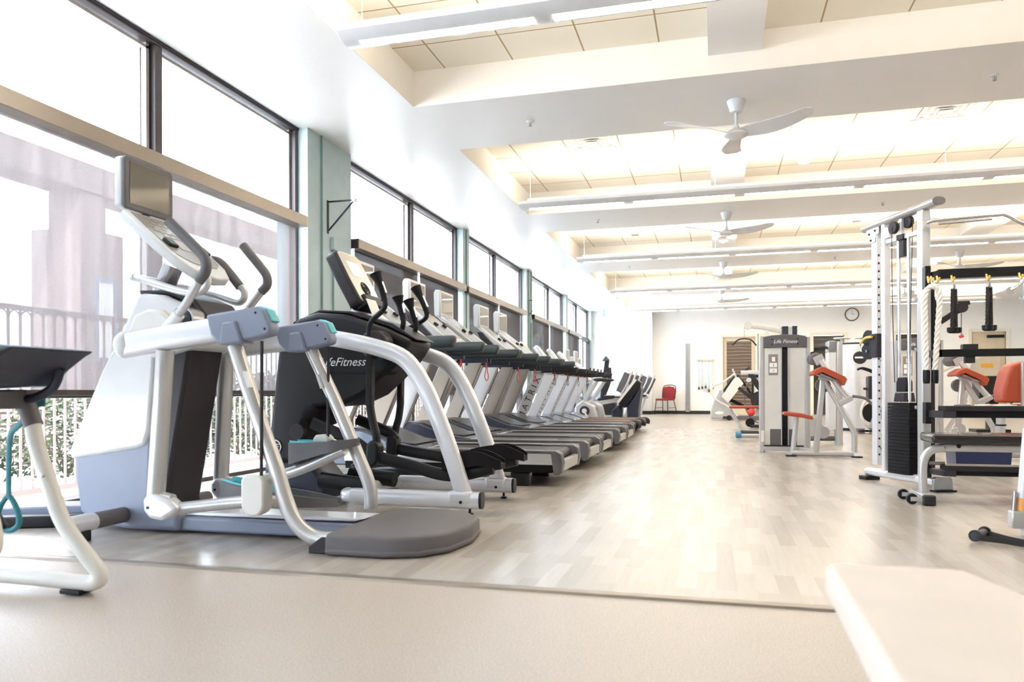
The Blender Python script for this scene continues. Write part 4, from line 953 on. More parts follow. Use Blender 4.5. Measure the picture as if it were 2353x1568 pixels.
# ================================================================== cable tower
O = V((1.13, 6.35, 0)); D = V((.4191, -.9079, 0)); N_ = V((.9079, .4191, 0))
def R(s, t, z): return O+D*s+N_*t+V((0, 0, z))
RM = Matrix((D, N_, V((0, 0, 1)))).transposed().to_4x4(); RM.translation = O     # local (s,t,z) -> world
r = E('cable_tower', 'tall silver cable machine tower with black weight stack', 'weight machine', (1.27, 6.05, 0))
MB().tube([R(-.02, 0, 1.925), R(.76, 0, 1.955)], .026, 20, sm=False, ref=(0, 0, 1), rb=.045, sq=.8).out('top_beam', 'silver', r)
MB().tube([R(.755, 0, 1.955), R(.768, 0, 1.9555)], .0265, 20, sm=False, ref=(0, 0, 1), rb=.0455, sq=.8).out('beam_cap', 'padgrey', r)
MB().box(.115-.04, .115+.02, -.0185, .0185, .12, 1.83, RM).out('guide_rail', 'satin', r, bev=.003)
gr = [o for o in bpy.data.objects if o.name == 'guide_rail'][0]
k = MB()
for i in range(26): k.cyl(R(.1365, 0, .20+i*.06), R(.134, 0, .20+i*.06), .0085, 10)
k.out('pin_holes', 'ink', gr)
MB().box(.215-.02, .215+.02, -.028, .028, .08, 1.93, RM).out('rear_post', 'satin', r, bev=.01, seg=3)
MB().box(.615-.032, .615+.032, -.036, .036, .08, 1.93, RM).out('front_post', 'silver', r, bev=.016, seg=3)
MB().prism([(.02, 1.91), (.17, 1.915), (.17, 1.86), (.135, 1.85), (.125, 1.80), (.06, 1.80)], -.026, -.02, 'y', RM).prism([(.02, 1.91), (.17, 1.915), (.17, 1.86), (.135, 1.85), (.125, 1.80), (.06, 1.80)], .02, .026, 'y', RM).out('gusset', 'satin', r, bev=.002)
k = MB()
for p, q in ((.06, 1.87), (.13, 1.885), (.08, 1.82)): k.cyl(R(p, -.032, q), R(p, -.026, q), .009, 10)
k.out('gusset_bolts', 'ink', r)
MB().box(.235, .583, -.015, .015, 1.765, 1.795, RM).out('cross_bar', 'satin', r, bev=.003)
MB().box(.375, .405, -.012, .012, 1.795, 1.925, RM).out('hanger', 'satin', r)
for s_, z_, q in ((.345, 1.86, -.03), (.435, 1.885, .02)):
    MB().cyl(R(s_, q-.014, z_), R(s_, q+.014, z_), .045, 28).cyl(R(s_, q-.018, z_), R(s_, q+.018, z_), .012, 12).out('pulley', 'charcoal', r, bev=.004)
MB().prism([(.25, 1.80), (.25, 1.87), (.27, 1.885), (.29, 1.87), (.31, 1.80)], -.035, .0, 'y', RM).out('pulley_bracket', 'satin', r, bev=.004)
MB().box(.37, .44, -.03, .02, 1.76, 1.80, RM).box(.385, .435, -.02, .015, 1.64, 1.76, RM).out('stack_bracket', 'charcoal', r, bev=.004)
for s_ in (.36, .465):
    MB().cyl(R(s_, 0, .06), R(s_, 0, 1.77), .0125, 16).out('guide_rod', 'chrome', r)
NP = 21
for i in range(NP):
    z = .085+i*.0243
    MB().prism([(.30, -.05), (.32, -.062), (.51, -.062), (.53, -.05), (.53, .05), (.51, .062), (.32, .062), (.30, .05)], z, z+.0222, 'z', RM).cyl(R(.413, -.0625, z+.011), R(.413, -.06, z+.011), .006, 8).out('weight_plate', 'blackmat', r)
MB().prism([(.355, .60), (.475, .60), (.46, .665), (.37, .665)], -.045, .045, 'y', RM).out('selector_block', 'charcoal', r, bev=.006)
MB().prism([(.365, .67), (.365, .74), (.385, .775), (.445, .775), (.465, .74), (.465, .67)], -.03, .03, 'y', RM).out('stack_pulley', 'black', r, bev=.006)
MB().tube([R(.345, -.045, 1.86), R(.355, -.05, 1.4), R(.35, -.03, .74)], .003, 6).tube([R(.48, .02, 1.88), R(.485, 0, 1.3), R(.47, 0, .74)], .003, 6).out('cable', 'ink', r)
MB().tube([R(0, 0, .062), R(.752, 0, .062)], .030, 16, sm=False, ref=(0, 0, 1), rb=.034, sq=.8).out('base_tube', 'satin', r)
MB().box(-.03, .06, -.06, .06, 0, .03, RM).out('rear_foot', 'black', r, bev=.004)
MB().box(.74, .80, -.06, .10, 0, .012, RM).out('front_foot', 'black', r, bev=.002); MB().prism([(-.055, .012), (.09, .012), (.085, .085), (.07, .10), (-.04, .10), (-.055, .085)], .755, .775, 'x', RM).out('foot_plate', 'steel', r, bev=.002)
MB().box(.28, .56, -.05, .05, .075, .085, RM).out('stack_base', 'satin', r)
for z in (1.15, .90, .52, .24): MB().box(.185, .20, -.03, -.015, z, z+.022, RM).out('clip', 'steel', r, bev=.002)
for z in (1.30, .95, .55): MB().box(.575, .59, -.045, -.03, z, z+.025, RM).out('clip', 'steel', r, bev=.002)
# carriage
c = MB().box(.055, .073, -.028, .028, .93, 1.11, RM).box(.139, .150, -.028, .028, .93, 1.11, RM).box(.073, .139, -.028, -.020, .93, 1.11, RM).box(.073, .139, .020, .028, .93, 1.11, RM).out('pulley_carriage', 'charcoal', r, bev=.004)
MB().cyl(R(.015, -.012, 1.085), R(.015, .012, 1.085), .06, 26).cyl(R(.005, -.012, .985), R(.005, .012, .985), .065, 26).out('pulley', 'black', c)
MB().tube([R(-.02, -.045, 1.045), R(.01, -.045, 1.07), (R(.05, -.045, 1.085)), R(.115, -.045, 1.085)], .010, 10).out('lever', 'yellow', c)
MB().cyl(R(.01, -.02, .985), R(.01, -.014, .985), .012, 10).out('axle', 'steel', c)
MB().tube([R(-.055, 0, 1.02), R(-.075, 0, 1.05), R(-.095, 0, 1.03), R(-.085, 0, .995), R(-.06, 0, .99)], .006, 8, closed=True).out('carabiner', 'chrome', c)
# ------------------------------------------------------------------ bars between the towers
r = E('storage_crossbars', 'four black horizontal bars with brackets fixed to the cable tower', 'equipment rack', (1.45, 5.6, 0))
XR = 3.3
for z0, z1, z2, z3 in ((1.37, 1.52, 1.425, 1.485), (.455, .60, .50, .545), (.095, .235, .145, .185)):
    MB().box(1.365, 1.40, 5.66, 5.74, z0, z1).out('mount_plate', 'black', r, bev=.003)
MB().prism([(1.40, 5.69), (1.44, 5.61), (1.48, 5.60), (1.48, 5.64), (1.44, 5.70), (1.40, 5.73)], 1.43, 1.48, 'z').out('bracket', 'charcoal', r)
MB().box(1.43, XR, 5.60, 5.65, 1.425, 1.485).out('crossbar', 'black', r, bev=.003)
MB().box(1.43, XR, 5.60, 5.65, .903, .952).out('crossbar', 'black', r, bev=.003)
MB().prism([(1.40, 5.72), (1.40, 5.66), (1.43, 5.60), (1.45, 5.60), (1.45, 5.66)], .903, .95, 'z').out('bracket', 'charcoal', r)
MB().box(1.44, XR, 5.50, 5.66, .545, .578).out('shelf', 'charcoal', r, bev=.003); MB().box(1.49, XR, 5.56, 5.60, .50, .545).out('shelf_beam', 'black', r)
MB().prism([(1.38, 5.68), (1.40, 5.60), (1.43, 5.50), (1.50, 5.48), (1.50, 5.53), (1.44, 5.72)], .50, .545, 'z').out('bracket', 'charcoal', r)
MB().box(1.45, XR, 5.50, 5.66, .155, .19).out('shelf', 'charcoal', r, bev=.003); MB().box(1.50, XR, 5.56, 5.60, .12, .155).out('shelf_beam', 'black', r)
MB().prism([(1.38, 5.68), (1.40, 5.60), (1.43, 5.50), (1.50, 5.48), (1.50, 5.53), (1.44, 5.72)], .12, .155, 'z').out('bracket', 'charcoal', r)
MB().cyl((1.36, 5.55, .20), (1.45, 5.55, .20), .012, 10).out('pin', 'steel', r)
for x in (1.62, 2.05):
    MB().box(x-.045, x+.045, 5.60, 5.66, .952, .985).out('clamp', 'charcoal', r, bev=.003); MB().box(x-.03, x+.03, 5.61, 5.65, .86, .903).out('clamp_foot', 'charcoal', r, bev=.003)
for x in (1.365, 1.385, 1.42, 1.507, 1.712, 1.90): MB().tube([(x, 5.60, 1.44), (x, 5.585, 1.41), (x, 5.57, 1.395), (x+.002, 5.55, 1.41), (x+.002, 5.545, 1.425)], .006, 8).out('hook', 'yellow', r)
MB().box(3.3, 3.38, 5.55, 5.7, 0, 1.95).out('far_post', 'silver', r, bev=.01)
r2 = E('pull_up_bar', 'chrome bent bar running right from the top of the cable tower', 'pull-up bar', (1.6, 5.72, 1.83))
MB().tube([(1.39, 5.72, 1.822), (1.46, 5.71, 1.835), (1.80, 5.70, 1.845), (1.86, 5.70, 1.84), (2.0, 5.70, 1.765), (2.3, 5.70, 1.74), (3.28, 5.70, 1.74)], .0135, 14, k=10).out('bar', 'chrome', r2)
MB().tube([(1.46, 5.72, 1.812), (1.78, 5.71, 1.822)], .008, 10, sm=False).out('brace', 'steel', r2)
# small plates lying on the shelf
for k, (x, l, m) in enumerate(((1.56, 'flat grey strap lying on the black shelf, nearest the tower', 'padgrey'), (1.80, 'cream disc lying on the black shelf behind the bench', 'vinylcream'), (1.68, 'pale band laid along the black shelf', 'ropewhite'))):
    o = MB().lathe([(.05+.02*(k == 1), 0), (.05+.02*(k == 1), .006), (.03, .010)], (x, 5.56, .5785)).out('exercise_disc', m)
    tag(o, l, 'exercise accessory', 'accessories on the black shelf')
# ropes
def rope(name, label, pts, rad, m, ends, strands=3, ft=None):
    r = E(name, label, 'cable rope', pts[0], None)
    P_ = catmull([V(p) for p in pts], 14); n_ = len(P_)
    mb = MB(); L = 0; ds = [0]
    for a, b in zip(P_, P_[1:]): L += (b-a).length; ds.append(L)
    for s in range(strands):
        q = []
        for i, p in enumerate(P_):
            t = (P_[min(i+1, n_-1)]-P_[max(i-1, 0)]).normalized(); a = V((0, 1, 0)); a = (a-t*t.dot(a)).normalized(); b = t.cross(a)
            th = ds[i]/(rad*5.2)*2*PI*.8+s*2*PI/strands
            q.append(p+(a*math.cos(th)+b*math.sin(th))*rad*.5)
        # resample finer
        mb.tube(q, rad*.56, 8, k=3)
    mb.out('strand', m, r)
    return r
def dense(a, b, n_=14):
    a, b = V(a), V(b); return [tuple(a+(b-a)*i/n_) for i in range(n_+1)]
r = rope('tricep_rope', 'long white twisted rope hanging from the yellow hooks on the tower', dense((1.332, 5.50, .80), (1.322, 5.50, 1.27))[:-1]+[(1.328, 5.50, 1.32), (1.348, 5.50, 1.352), (1.375, 5.50, 1.358), (1.40, 5.50, 1.345), (1.41, 5.50, 1.31)]+dense((1.412, 5.50, 1.26), (1.382, 5.50, .80)), .018, 'ropewhite', None)
for x in (1.332, 1.382): MB().lathe([(.018, 0), (.022, .02), (.022, .085), (.018, .09)], (x, 5.50, .725)).out('rope_end', 'black', r)
MB().cyl((1.350, 5.50, 1.365), (1.40, 5.50, 1.365), .012, 12).out('ferrule', 'chrome', r)
MB().tube([(1.375, 5.50, 1.375), (1.365, 5.51, 1.39), (1.375, 5.53, 1.41), (1.385, 5.51, 1.39)], .004, 8, closed=True).out('carabiner', 'chrome', r)
for x, zt, zb, l in ((1.509, 1.375, 1.09, 'short black twisted rope, left of the two on the upper crossbar'), (1.713, 1.38, 1.10, 'short black twisted rope, right of the two on the upper crossbar')):
    r = rope('tricep_rope', l, dense((x-.008, 5.55, zt-.03), (x-.012, 5.55, zb), 8), .0115, 'ropeblack', None)
    r['group'] = 'black ropes on the crossbar'
    for q in (.011,):
        P_ = [V(p) for p in dense((x+.010, 5.56, zt-.03), (x+.013, 5.56, zb), 8)]
        mb = MB()
        for s in range(3):
            mb.tube([p+V((math.cos(i*1.3+s*2.09), math.sin(i*1.3+s*2.09), 0))*.006 for i, p in enumerate(catmull(P_, 4))], .0066, 8, k=3)
        mb.out('strand', 'ropeblack', r)
    MB().lathe([(.022, 0), (.033, .008), (.035, .035), (.030, .038)], (x-.010, 5.545, zb-.035)).out('rope_end', 'black', r)
    MB().lathe([(.022, 0), (.033, .008), (.035, .035), (.030, .038)], (x+.014, 5.565, zb-.035)).out('rope_end', 'black', r)
    MB().cyl((x, 5.555, zt-.035), (x, 5.555, zt), .014, 12, .009).out('ferrule', 'steel', r)
r = E('row_attachment', 'chrome double pull bar hanging at the right edge of the upper crossbar', 'cable handle', (1.89, 5.56, 1.38))
MB().cyl((1.90, 5.525, 1.375), (1.825, 5.51, 1.31), .010, 12).cyl((1.90, 5.525, 1.375), (1.91, 5.525, 1.27), .010, 12).out('shaft', 'chrome', r)
MB().cyl((1.83, 5.51, 1.318), (1.815, 5.505, 1.308), .028, 20).cyl((1.91, 5.525, 1.278), (1.911, 5.525, 1.268), .032, 20).out('end_disc', 'chrome', r)
MB().box(1.885, 1.915, 5.51, 5.54, 1.365, 1.39).out('hub', 'chrome', r, bev=.004)
# suspension arm behind
r = E('punch_frame', 'black angled boom arm with a hanging strap beyond the cable tower', 'exercise frame', (1.75, 7.1, 0))
MB().box(1.70, 1.76, 7.0, 7.06, 0, 1.55).out('post', 'charcoal', r, bev=.004)
MB().bar((1.73, 7.02, 1.20), (1.95, 7.05, 1.35), .03, .045).out('boom', 'charcoal', r)
MB().cyl((1.97, 7.02, 1.37), (1.97, 7.08, 1.37), .045, 20).box(1.94, 2.03, 7.03, 7.07, 1.39, 1.42).out('boom_head', 'charcoal', r)
MB().cyl((1.97, 7.05, 1.32), (1.97, 7.05, 1.14), .005, 8).out('strap', 'steel', r)
MB().cyl((1.955, 7.05, 1.125), (1.985, 7.05, 1.135), .012, 10).out('strap_end', 'red', r)
MB().prism([(1.74, 1.50), (1.80, 1.30), (1.79, 1.05), (1.76, .80), (1.74, .80)], 6.98, 7.0).out('hanging_strap', 'black', r)
# ------------------------------------------------------------------ black bench on wheels
r = E('flat_bench', 'black padded flat bench with silver frame and small wheels', 'exercise bench', (1.7, 5.1, 0))
MB().box(1.235, 3.0, 4.97, 5.27, .365, .42).out('pad', 'vinylblack', r, bev=.018, seg=4)
MB().tube([(2.9, 5.09, .335), (2.0, 5.09, .335), (1.40, 5.09, .335), (1.32, 5.09, .335), (1.255, 5.09, .315), (1.222, 5.09, .27), (1.21, 5.09, .20), (1.212, 5.09, .055)], .024, 16, ref=(0, 1, 0), rb=.024, sq=.6).out('frame', 'silver', r)
MB().box(1.18, 1.24, 4.955, 5.28, .015, .06).out('foot_bar', 'silver', r, bev=.004)
MB().box(1.178, 1.245, 4.93, 4.975, .0, .062).out('foot_cap', 'charcoal', r, bev=.008)
for y in (5.0, 5.22):
    MB().cyl((1.13, y-.012, .032), (1.13, y+.012, .032), .032, 24).out('wheel', 'black', r, bev=.004)
    MB().box(1.12, 1.19, y-.02, y-.014, .02, .045).cyl((1.13, y-.022, .032), (1.13, y-.013, .032), .009, 10).out('wheel_bracket', 'silver', r)
MB().cyl((1.40, 5.062, .345), (1.40, 5.07, .345), .012, 10).out('bolt', 'black', r)
MB().box(2.85, 2.9, 4.95, 5.25, 0, .31).out('rear_leg', 'silver', r, bev=.004)
# ------------------------------------------------------------------ white post with orange tape, right edge
r = E('white_machine_post', 'white round post with orange tape at the right edge', 'exercise machine', (1.42, 4.0, 0))
MB().cyl((1.362, 4.0, .05), (1.397, 4.0, .50), .026, 18).out('post', 'white', r)
MB().cyl((1.367, 4.0, .12), (1.372, 4.0, .18), .0275, 18).out('tape', 'orange', r)
MB().cyl((1.325, 3.99, .06), (1.335, 3.99, .21), .010, 12).out('pin', 'steel', r)
MB().box(1.315, 1.42, 3.97, 4.03, .04, .12).out('hinge_plate', 'silver', r, bev=.008)
MB().cyl((1.41, 3.965, .09), (1.41, 3.97, .09), .016, 14).out('hinge_bolt', 'black', r)
MB().box(1.37, 1.80, 3.96, 4.04, 0, .045).out('base', 'white', r, bev=.008)
r = E('pull_strap', 'black foam grip with webbing strap lying on the floor', 'pull strap', (1.16, 3.82, 0))
MB().cyl((1.115, 3.80, .030), (1.19, 3.93, .026), .016, 18).out('grip', 'padgrey', r)
MB().cyl((1.110, 3.79, .030), (1.118, 3.804, .030), .026, 24).cyl((1.19, 3.93, .026), (1.196, 3.94, .026), .026, 24).out('end_flange', 'black', r)
MB().cyl((1.1092, 3.7887, .030), (1.1100, 3.790, .030), .017, 20).out('grip_hole', 'ink', r)
MB().tube([(1.118, 3.785, .024), (1.22, 3.76, .018), (1.32, 3.72, .013), (1.7, 3.66, .012)], .0025, 8, ref=(0, 1, 0), rb=.013, sq=.6).tube([(1.20, 3.925, .024), (1.25, 3.83, .018), (1.32, 3.74, .014)], .0025, 8, ref=(0, 1, 0), rb=.012, sq=.6).out('webbing', 'ropeblack', r)
# ================================================================== selectorised arm machines
def curl_machine(label):
    r = E('arm_curl_machine', label, 'weight machine', (.74, 8.9, 0), 'arm curl machines with orange pads')
    y0, y1 = 8.86, 9.12
    for x in (.475, .955):
        MB().tube([(x+.024, (y0+y1)/2, .003), (x+.024, (y0+y1)/2, 1.275)], .12, 20, sm=False, ref=(0, 1, 0), rb=.028, sq=.55).out('side_column', 'silver', r)
    MB().prism([(.515, 1.165), (.955, 1.165), (.955, 1.285), (.88, 1.30), (.74, 1.307), (.60, 1.30), (.515, 1.285)], y0-.005, y1-.02).out('header', 'midgrey', r, bev=.006)
    text('logo', 'Life Fitness', .055, 'logowhite', r, at(.74, y0-.008, 1.228) @ FY, shear=.35)
    k = MB()
    for x in (.60, .87):
        for z in (1.20, 1.255): k.cyl((x, y0-.009, z), (x, y0-.004, z), .008, 10)
    k.out('screws', 'black', r)
    MB().box(.525, .705, y0+.02, y0+.03, .07, 1.165).out('panel', 'offwhite', r, bev=.003); MB().box(.765, .945, y0+.02, y0+.03, .07, 1.165).out('panel', 'offwhite', r, bev=.003)
    MB().box(.58, .705, y0+.018, y0+.02, .08, .26).box(.765, .86, y0+.018, y0+.02, .08, .26).out('lower_window', 'padgrey', r)
    p = MB().box(.565, .665, y0+.012, y0+.0195, .86, 1.09).out('instruction_placard', 'facegrey', r)
    MB().box(.575, .655, y0+.009, y0+.012, .945, .995).box(.575, .655, y0+.009, y0+.012, .885, .935).box(.60, .635, y0+.009, y0+.012, 1.01, 1.06).out('diagrams', 'logowhite', p)
    k = MB().tube([(.615, y0+.008, .975), (.620, y0+.008, .965), (.612, y0+.008, .955)], .0025, 6).tube([(.615, y0+.008, .918), (.620, y0+.008, .908), (.612, y0+.008, .898)], .0025, 6).cyl((.617, y0+.006, .98), (.617, y0+.009, .98), .004, 8); k.out('figures', 'ink', p)
    MB().box(.592, .598, y0+.006, y0+.009, 1.02, 1.045).box(.638, .644, y0+.006, y0+.009, 1.02, 1.045).out('arms_marked', 'red', p)
    MB().box(.70, .77, y0+.04, y0+.05, .07, 1.165).out('back_slot', 'black', r); MB().box(.695, .705, y0+.0, y0+.04, .07, 1.165).box(.765, .775, y0+.0, y0+.04, .07, 1.165).out('slot_edge', 'silver', r)
    for i in range(10): MB().box(.715, .755, y0+.01, y0+.04, .09+i*.026, .11+i*.026).out('weight_plate', 'blackmat', r)
    MB().box(.505, .97, y0+.0, y0+.05, .02, .07).out('base_rail', 'silver', r, bev=.004); MB().box(.52, .93, y0-.002, y0+.05, .07, .082).out('base_gap', 'black', r)
    MB().box(.482, .515, y0-.026, y0-.019, .12, .245).out('warning_label', 'paper', r)
    # seat
    MB().prism([(.68, .462), (.72, .465), (.86, .450), (.965, .420), (.965, .385), (.86, .405), (.68, .430)], 8.32, 8.56).out('seat_pad', 'vinyl', r, bev=.014, seg=3)
    MB().cyl((.775, 8.44, .03), (.815, 8.44, .41), .026, 16).out('seat_post', 'silver', r)
    MB().tube([(.765, 8.44, .035), (1.06, 8.42, .035), (1.36, 8.40, .035)], .028, 14, sm=False, ref=(0, 1, 0), rb=.03, sq=.7).out('floor_beam', 'silver', r)
    MB().tube([(1.075, 8.42, .80), (1.20, 8.41, .58), (1.33, 8.40, .33), (1.365, 8.40, .24), (1.368, 8.40, .05)], .026, 14, ref=(0, 1, 0), rb=.028, sq=.75).out('rear_strut', 'silver', r)
    MB().bar((1.0, 8.42, .04), (1.07, 8.42, .80), .055, .055, (0, 1, 0)).out('main_post', 'silver', r, bev=.012)
    for x in (.745, 1.38): MB().box(x-.04, x+.06, 8.36, 8.46, 0, .012).out('foot', 'black', r)
    MB().tube([(1.0, 8.44, .04), (.95, 8.7, .04), (.90, 8.86, .04)], .025, 12, sm=False).out('link_beam', 'silver', r)
    # arm pad
    MB().prism([(.945, .850), (.965, .885), (1.035, .925), (1.06, .925), (1.255, .825), (1.275, .80), (1.25, .735), (1.235, .735), (1.20, .79), (1.04, .872), (.96, .835)], 8.22, 8.56).out('arm_pad', 'vinyl', r, bev=.014, seg=3)
    MB().prism([(1.03, .862), (1.19, .785), (1.18, .775), (1.02, .845)], 8.25, 8.53).out('pad_plate', 'steel', r)
    MB().bar((1.03, 8.40, .82), (1.15, 8.40, .80), .08, .04).out('pad_bracket', 'silver', r, bev=.006)
    MB().cyl((1.01, 8.45, 1.02), (1.01, 8.75, 1.02), .062, 24).out('roller_pad', 'padgrey', r, bev=.02); MB().cyl((1.10, 8.62, .74), (1.10, 8.70, .74), .075, 24).out('cam', 'padgrey', r)
    MB().bar((.99, 8.42, .985), (1.08, 8.42, 1.03), .09, .012, (0, 1, 0)).out('roller_plate', 'silver', r)
    MB().tube([(1.05, 8.42, 1.0), (1.11, 8.41, .90), (1.22, 8.40, .73), (1.31, 8.39, .61)], .026, 12, ref=(0, 1, 0), rb=.03, sq=.7).out('lever_arm', 'silver', r)
    MB().bar((1.22, 8.40, .545), (1.345, 8.39, .615), .06, .06, (0, 1, 0)).out('lever_block', 'silver', r, bev=.01)
    MB().tube([(1.345, 8.38, .625), (1.40, 8.37, .620), (1.47, 8.36, .60), (1.53, 8.35, .54)], .015, 12).out('lever_grip', 'padgrey', r)
    MB().lathe([(.065, 0), (.065, -.02)], (1.10, 8.66, .24), 'y', 28).out('pulley_disc', 'silver', r)
    return r
C0 = curl_machine('silver arm curl machine with orange seat and pad, standing clear in the middle')
dup(C0, (.74+1.575, 9.9, 0), 'arm curl machine with orange pads partly hidden behind the cable tower')
# ------------------------------------------------------------------ lat pulldown
r = E('lat_pulldown_machine', 'lat pulldown machine with long top arm behind the arm curl machine', 'weight machine', (.9, 12.5, 0))
MB().tube([(.50, 12.5, 1.72), (.70, 12.5, 1.69), (1.10, 12.5, 1.59)], .045, 12, sm=False, ref=(0, 1, 0), rb=.04, sq=.7).out('top_arm', 'offwhite', r)
MB().cyl((.49, 12.45, 1.72), (.49, 12.55, 1.72), .06, 20).cyl((1.12, 12.44, 1.60), (1.12, 12.56, 1.60), .06, 20).out('arm_pulley', 'offwhite', r)
MB().bar((.76, 12.5, 1.67), (.80, 12.5, 1.45), .05, .05, (0, 1, 0)).out('arm_strut', 'offwhite', r)
MB().box(1.00, 1.20, 12.4, 12.7, 0, 1.68).out('column', 'silver', r, bev=.01); MB().box(.99, 1.08, 12.39, 12.71, 1.55, 1.685).box(1.14, 1.21, 12.39, 12.71, 1.55, 1.685).out('column_cap', 'navy', r)
MB().cyl((.435, 12.5, 1.70), (.44, 12.5, 1.53), .004, 6).out('cable', 'steel', r)
MB().tube([(.25, 12.5, 1.41), (.33, 12.5, 1.49), (.40, 12.5, 1.51), (.47, 12.5, 1.51), (.54, 12.5, 1.49), (.62, 12.5, 1.40)], .012, 10).out('pulldown_bar', 'charcoal', r)
MB().tube([(.38, 12.45, .975), (.66, 12.45, .975), (1.0, 12.45, .975)], .035, 12, sm=False, sq=.7).out('thigh_bar', 'white', r)
MB().prism([(.48, .95), (.58, .95), (.66, .80), (.74, .66), (.68, .64), (.56, .80)], 12.4, 12.5).out('pad_bracket', 'charcoal', r, bev=.01)
MB().cyl((.50, 12.35, .86), (.50, 12.55, .86), .035, 14).out('thigh_roller', 'white', r)
MB().box(.20, .75, 12.30, 12.62, .415, .455).out('seat_pad', 'vinyl', r, bev=.015)
MB().tube([(.22, 12.45, .40), (.24, 12.45, .34), (.36, 12.45, .15), (.44, 12.45, .07), (.60, 12.45, .05), (1.05, 12.45, .05)], .025, 12, ref=(0, 1, 0), rb=.03, sq=.7).out('seat_frame', 'silver', r)
MB().box(.60, 1.0, 12.42, 12.5, .30, .40).out('seat_support', 'silver', r)
# low row foot rests with blue caps
r = E('row_machine', 'low row machine base with blue capped foot bars left of the arm curl machine', 'weight machine', (.8, 11.2, 0))
for y in (11.0, 11.3):
    MB().cyl((.30, y, .07), (.95, y, .07), .035, 14).out('floor_tube', 'silver', r); MB().cyl((.27, y, .07), (.34, y, .07), .042, 16).out('tube_cap', 'rubberblue', r)
    MB().cyl((.34, y, .10), (.58, y, .10), .025, 12).out('foot_pad', 'charcoal', r)
MB().box(.90, 1.0, 10.95, 11.35, 0, .9).out('tower', 'silver', r, bev=.01)
# spin wheel behind column
r = E('air_bike', 'exercise bike with dark round fan half hidden behind the arm curl machine', 'exercise bike', (.78, 14.5, 0))
MB().tube([(.80+.30*math.cos(t*PI/12), 14.5, .55+.45*math.sin(t*PI/12)) for t in range(24)], .012, 8, closed=True, sm=False).out('fan_guard', 'padgrey', r)
MB().cyl((.78, 14.47, .52), (.78, 14.53, .52), .17, 26).out('fan', 'charcoal', r); MB().cyl((.60, 14.48, .11), (.60, 14.52, .11), .08, 20).out('wheel', 'black', r)
MB().bar((.4, 14.5, .75), (.95, 14.5, .28), .05, .06).bar((.60, 14.5, .05), (1.2, 14.5, .05), .4, .05).out('frame', 'charcoal', r)
MB().box(.56, .74, 14.4, 14.6, .93, .98).cyl((.65, 14.5, .3), (.65, 14.5, .93), .02, 10).out('saddle', 'black', r)
MB().ell((.62, 14.45, .30), .07, .05, .07).out('ball', 'red', r)
# ------------------------------------------------------------------ ladder climber
r = E('ladder_climber', 'tilted cream and black ladder climbing machine in front of the patterned glass door', 'exercise machine', (.3, 19, 0))
MB().prism([(-.12, .03), (-.13, .22), (-.03, .52), (.06, .74), (.16, .74), (.20, .58), (.50, .12), (.62, .03)], 18.75, 19.25).out('base_shroud', 'silver', r, bev=.03)
MB().ell((.08, 18.745, .17), .10, .012, .04).out('oval_badge', 'logowhite', r)
MB().prism([(.10, .50), (.07, .58), (.36, 1.0), (.52, 1.10), (.62, .92), (.28, .36), (.22, .36)], 18.78, 19.22).out('track', 'black', r, bev=.02)
MB().prism([(.13, .56), (.42, 1.0), (.52, 1.02), (.63, .87), (.27, .40)], 18.62, 18.80).out('side_box', 'offwhite', r, bev=.012)
MB().bar((.48, 18.7, .98), (.38, 18.7, 1.22), .04, .05, (0, 1, 0)).out('console_post', 'silver', r)
for y in (18.6, 19.3):
    MB().tube([(.42, y, 1.10), (.15, y, .90), (-.05, y, .82), (-.10, y, .66), (.0, y, .50), (.22, y, .36), (.34, y, .28)], .018, 10).out('handrail', 'offwhite', r)
MB().bar((.30, 18.9, .50), (.80, 18.9, .25), .06, .08).bar((.60, 18.9, .95), (.95, 18.9, .40), .06, .05).out('linkage', 'blackmat', r)
MB().box(.15, 1.3, 18.75, 19.2, .02, .10).out('floor_frame', 'padgrey', r, bev=.01)
MB().cyl((.30, 18.65, .06), (.30, 18.75, .06), .06, 16).out('wheel', 'black', r)
MB().bar((.70, 18.8, .62), (.95, 18.8, .62), .3, .05).bar((.62, 18.9, 1.12), (.78, 18.9, 1.26), .05, .05).out('rear_arm', 'charcoal', r)
# ------------------------------------------------------------------ second tower, cylinder unit, bike
r = E('multi_station_tower', 'slim silver machine column standing between the curl machine and the large cylinder', 'weight machine', (1.45, 10.2, 0))
MB().tube([(1.49, 10.3, .0), (1.49, 10.3, 1.30)], .12, 18, sm=False, ref=(0, 1, 0), rb=.045, sq=.6).out('column', 'silver', r)
MB().box(1.365, 1.45, 10.2, 10.5, .2, 1.17).out('panel', 'white', r); MB().box(1.365, 1.45, 10.19, 10.5, 1.17, 1.31).out('header', 'steel', r, bev=.006)
MB().prism([(1.05, .06), (1.05, .32), (1.15, .40), (1.25, .32), (1.37, .20), (1.37, .06)], 10.3, 10.35).out('guard_plate', 'silver', r, bev=.01)
MB().tube([(1.0, 10.3, .07), (1.25, 10.3, .08), (1.45, 10.3, .08)], .03, 12, sm=False).out('floor_beam', 'padgrey', r)
MB().bar((1.02, 10.4, 1.10), (1.37, 10.4, 1.24), .03, .03).out('boom', 'charcoal', r)
r = E('climbing_column', 'large silver cylinder machine with oval badge and discs on top', 'weight machine', (2.35, 14.2, 0))
MB().cyl((2.33, 14.2, .05), (2.33, 14.2, 1.48), .26, 40).out('cylinder', 'satin', r); MB().cyl((2.33, 14.2, 1.48), (2.33, 14.2, 1.51), .25, 40).out('rim', 'charcoal', r)
MB().cyl((2.33, 14.2, 0), (2.33, 14.2, .05), .23, 30).out('plinth', 'black', r)
MB().lathe([(.001, 0), (.11, -.002), (.10, -.012)], (2.36, 13.945, 1.25), 'y').out('oval_badge', 'charcoal', r)
MB().box(2.28, 2.44, 13.928, 13.94, 1.235, 1.265).out('badge_plate', 'logowhite', r, bev=.003)
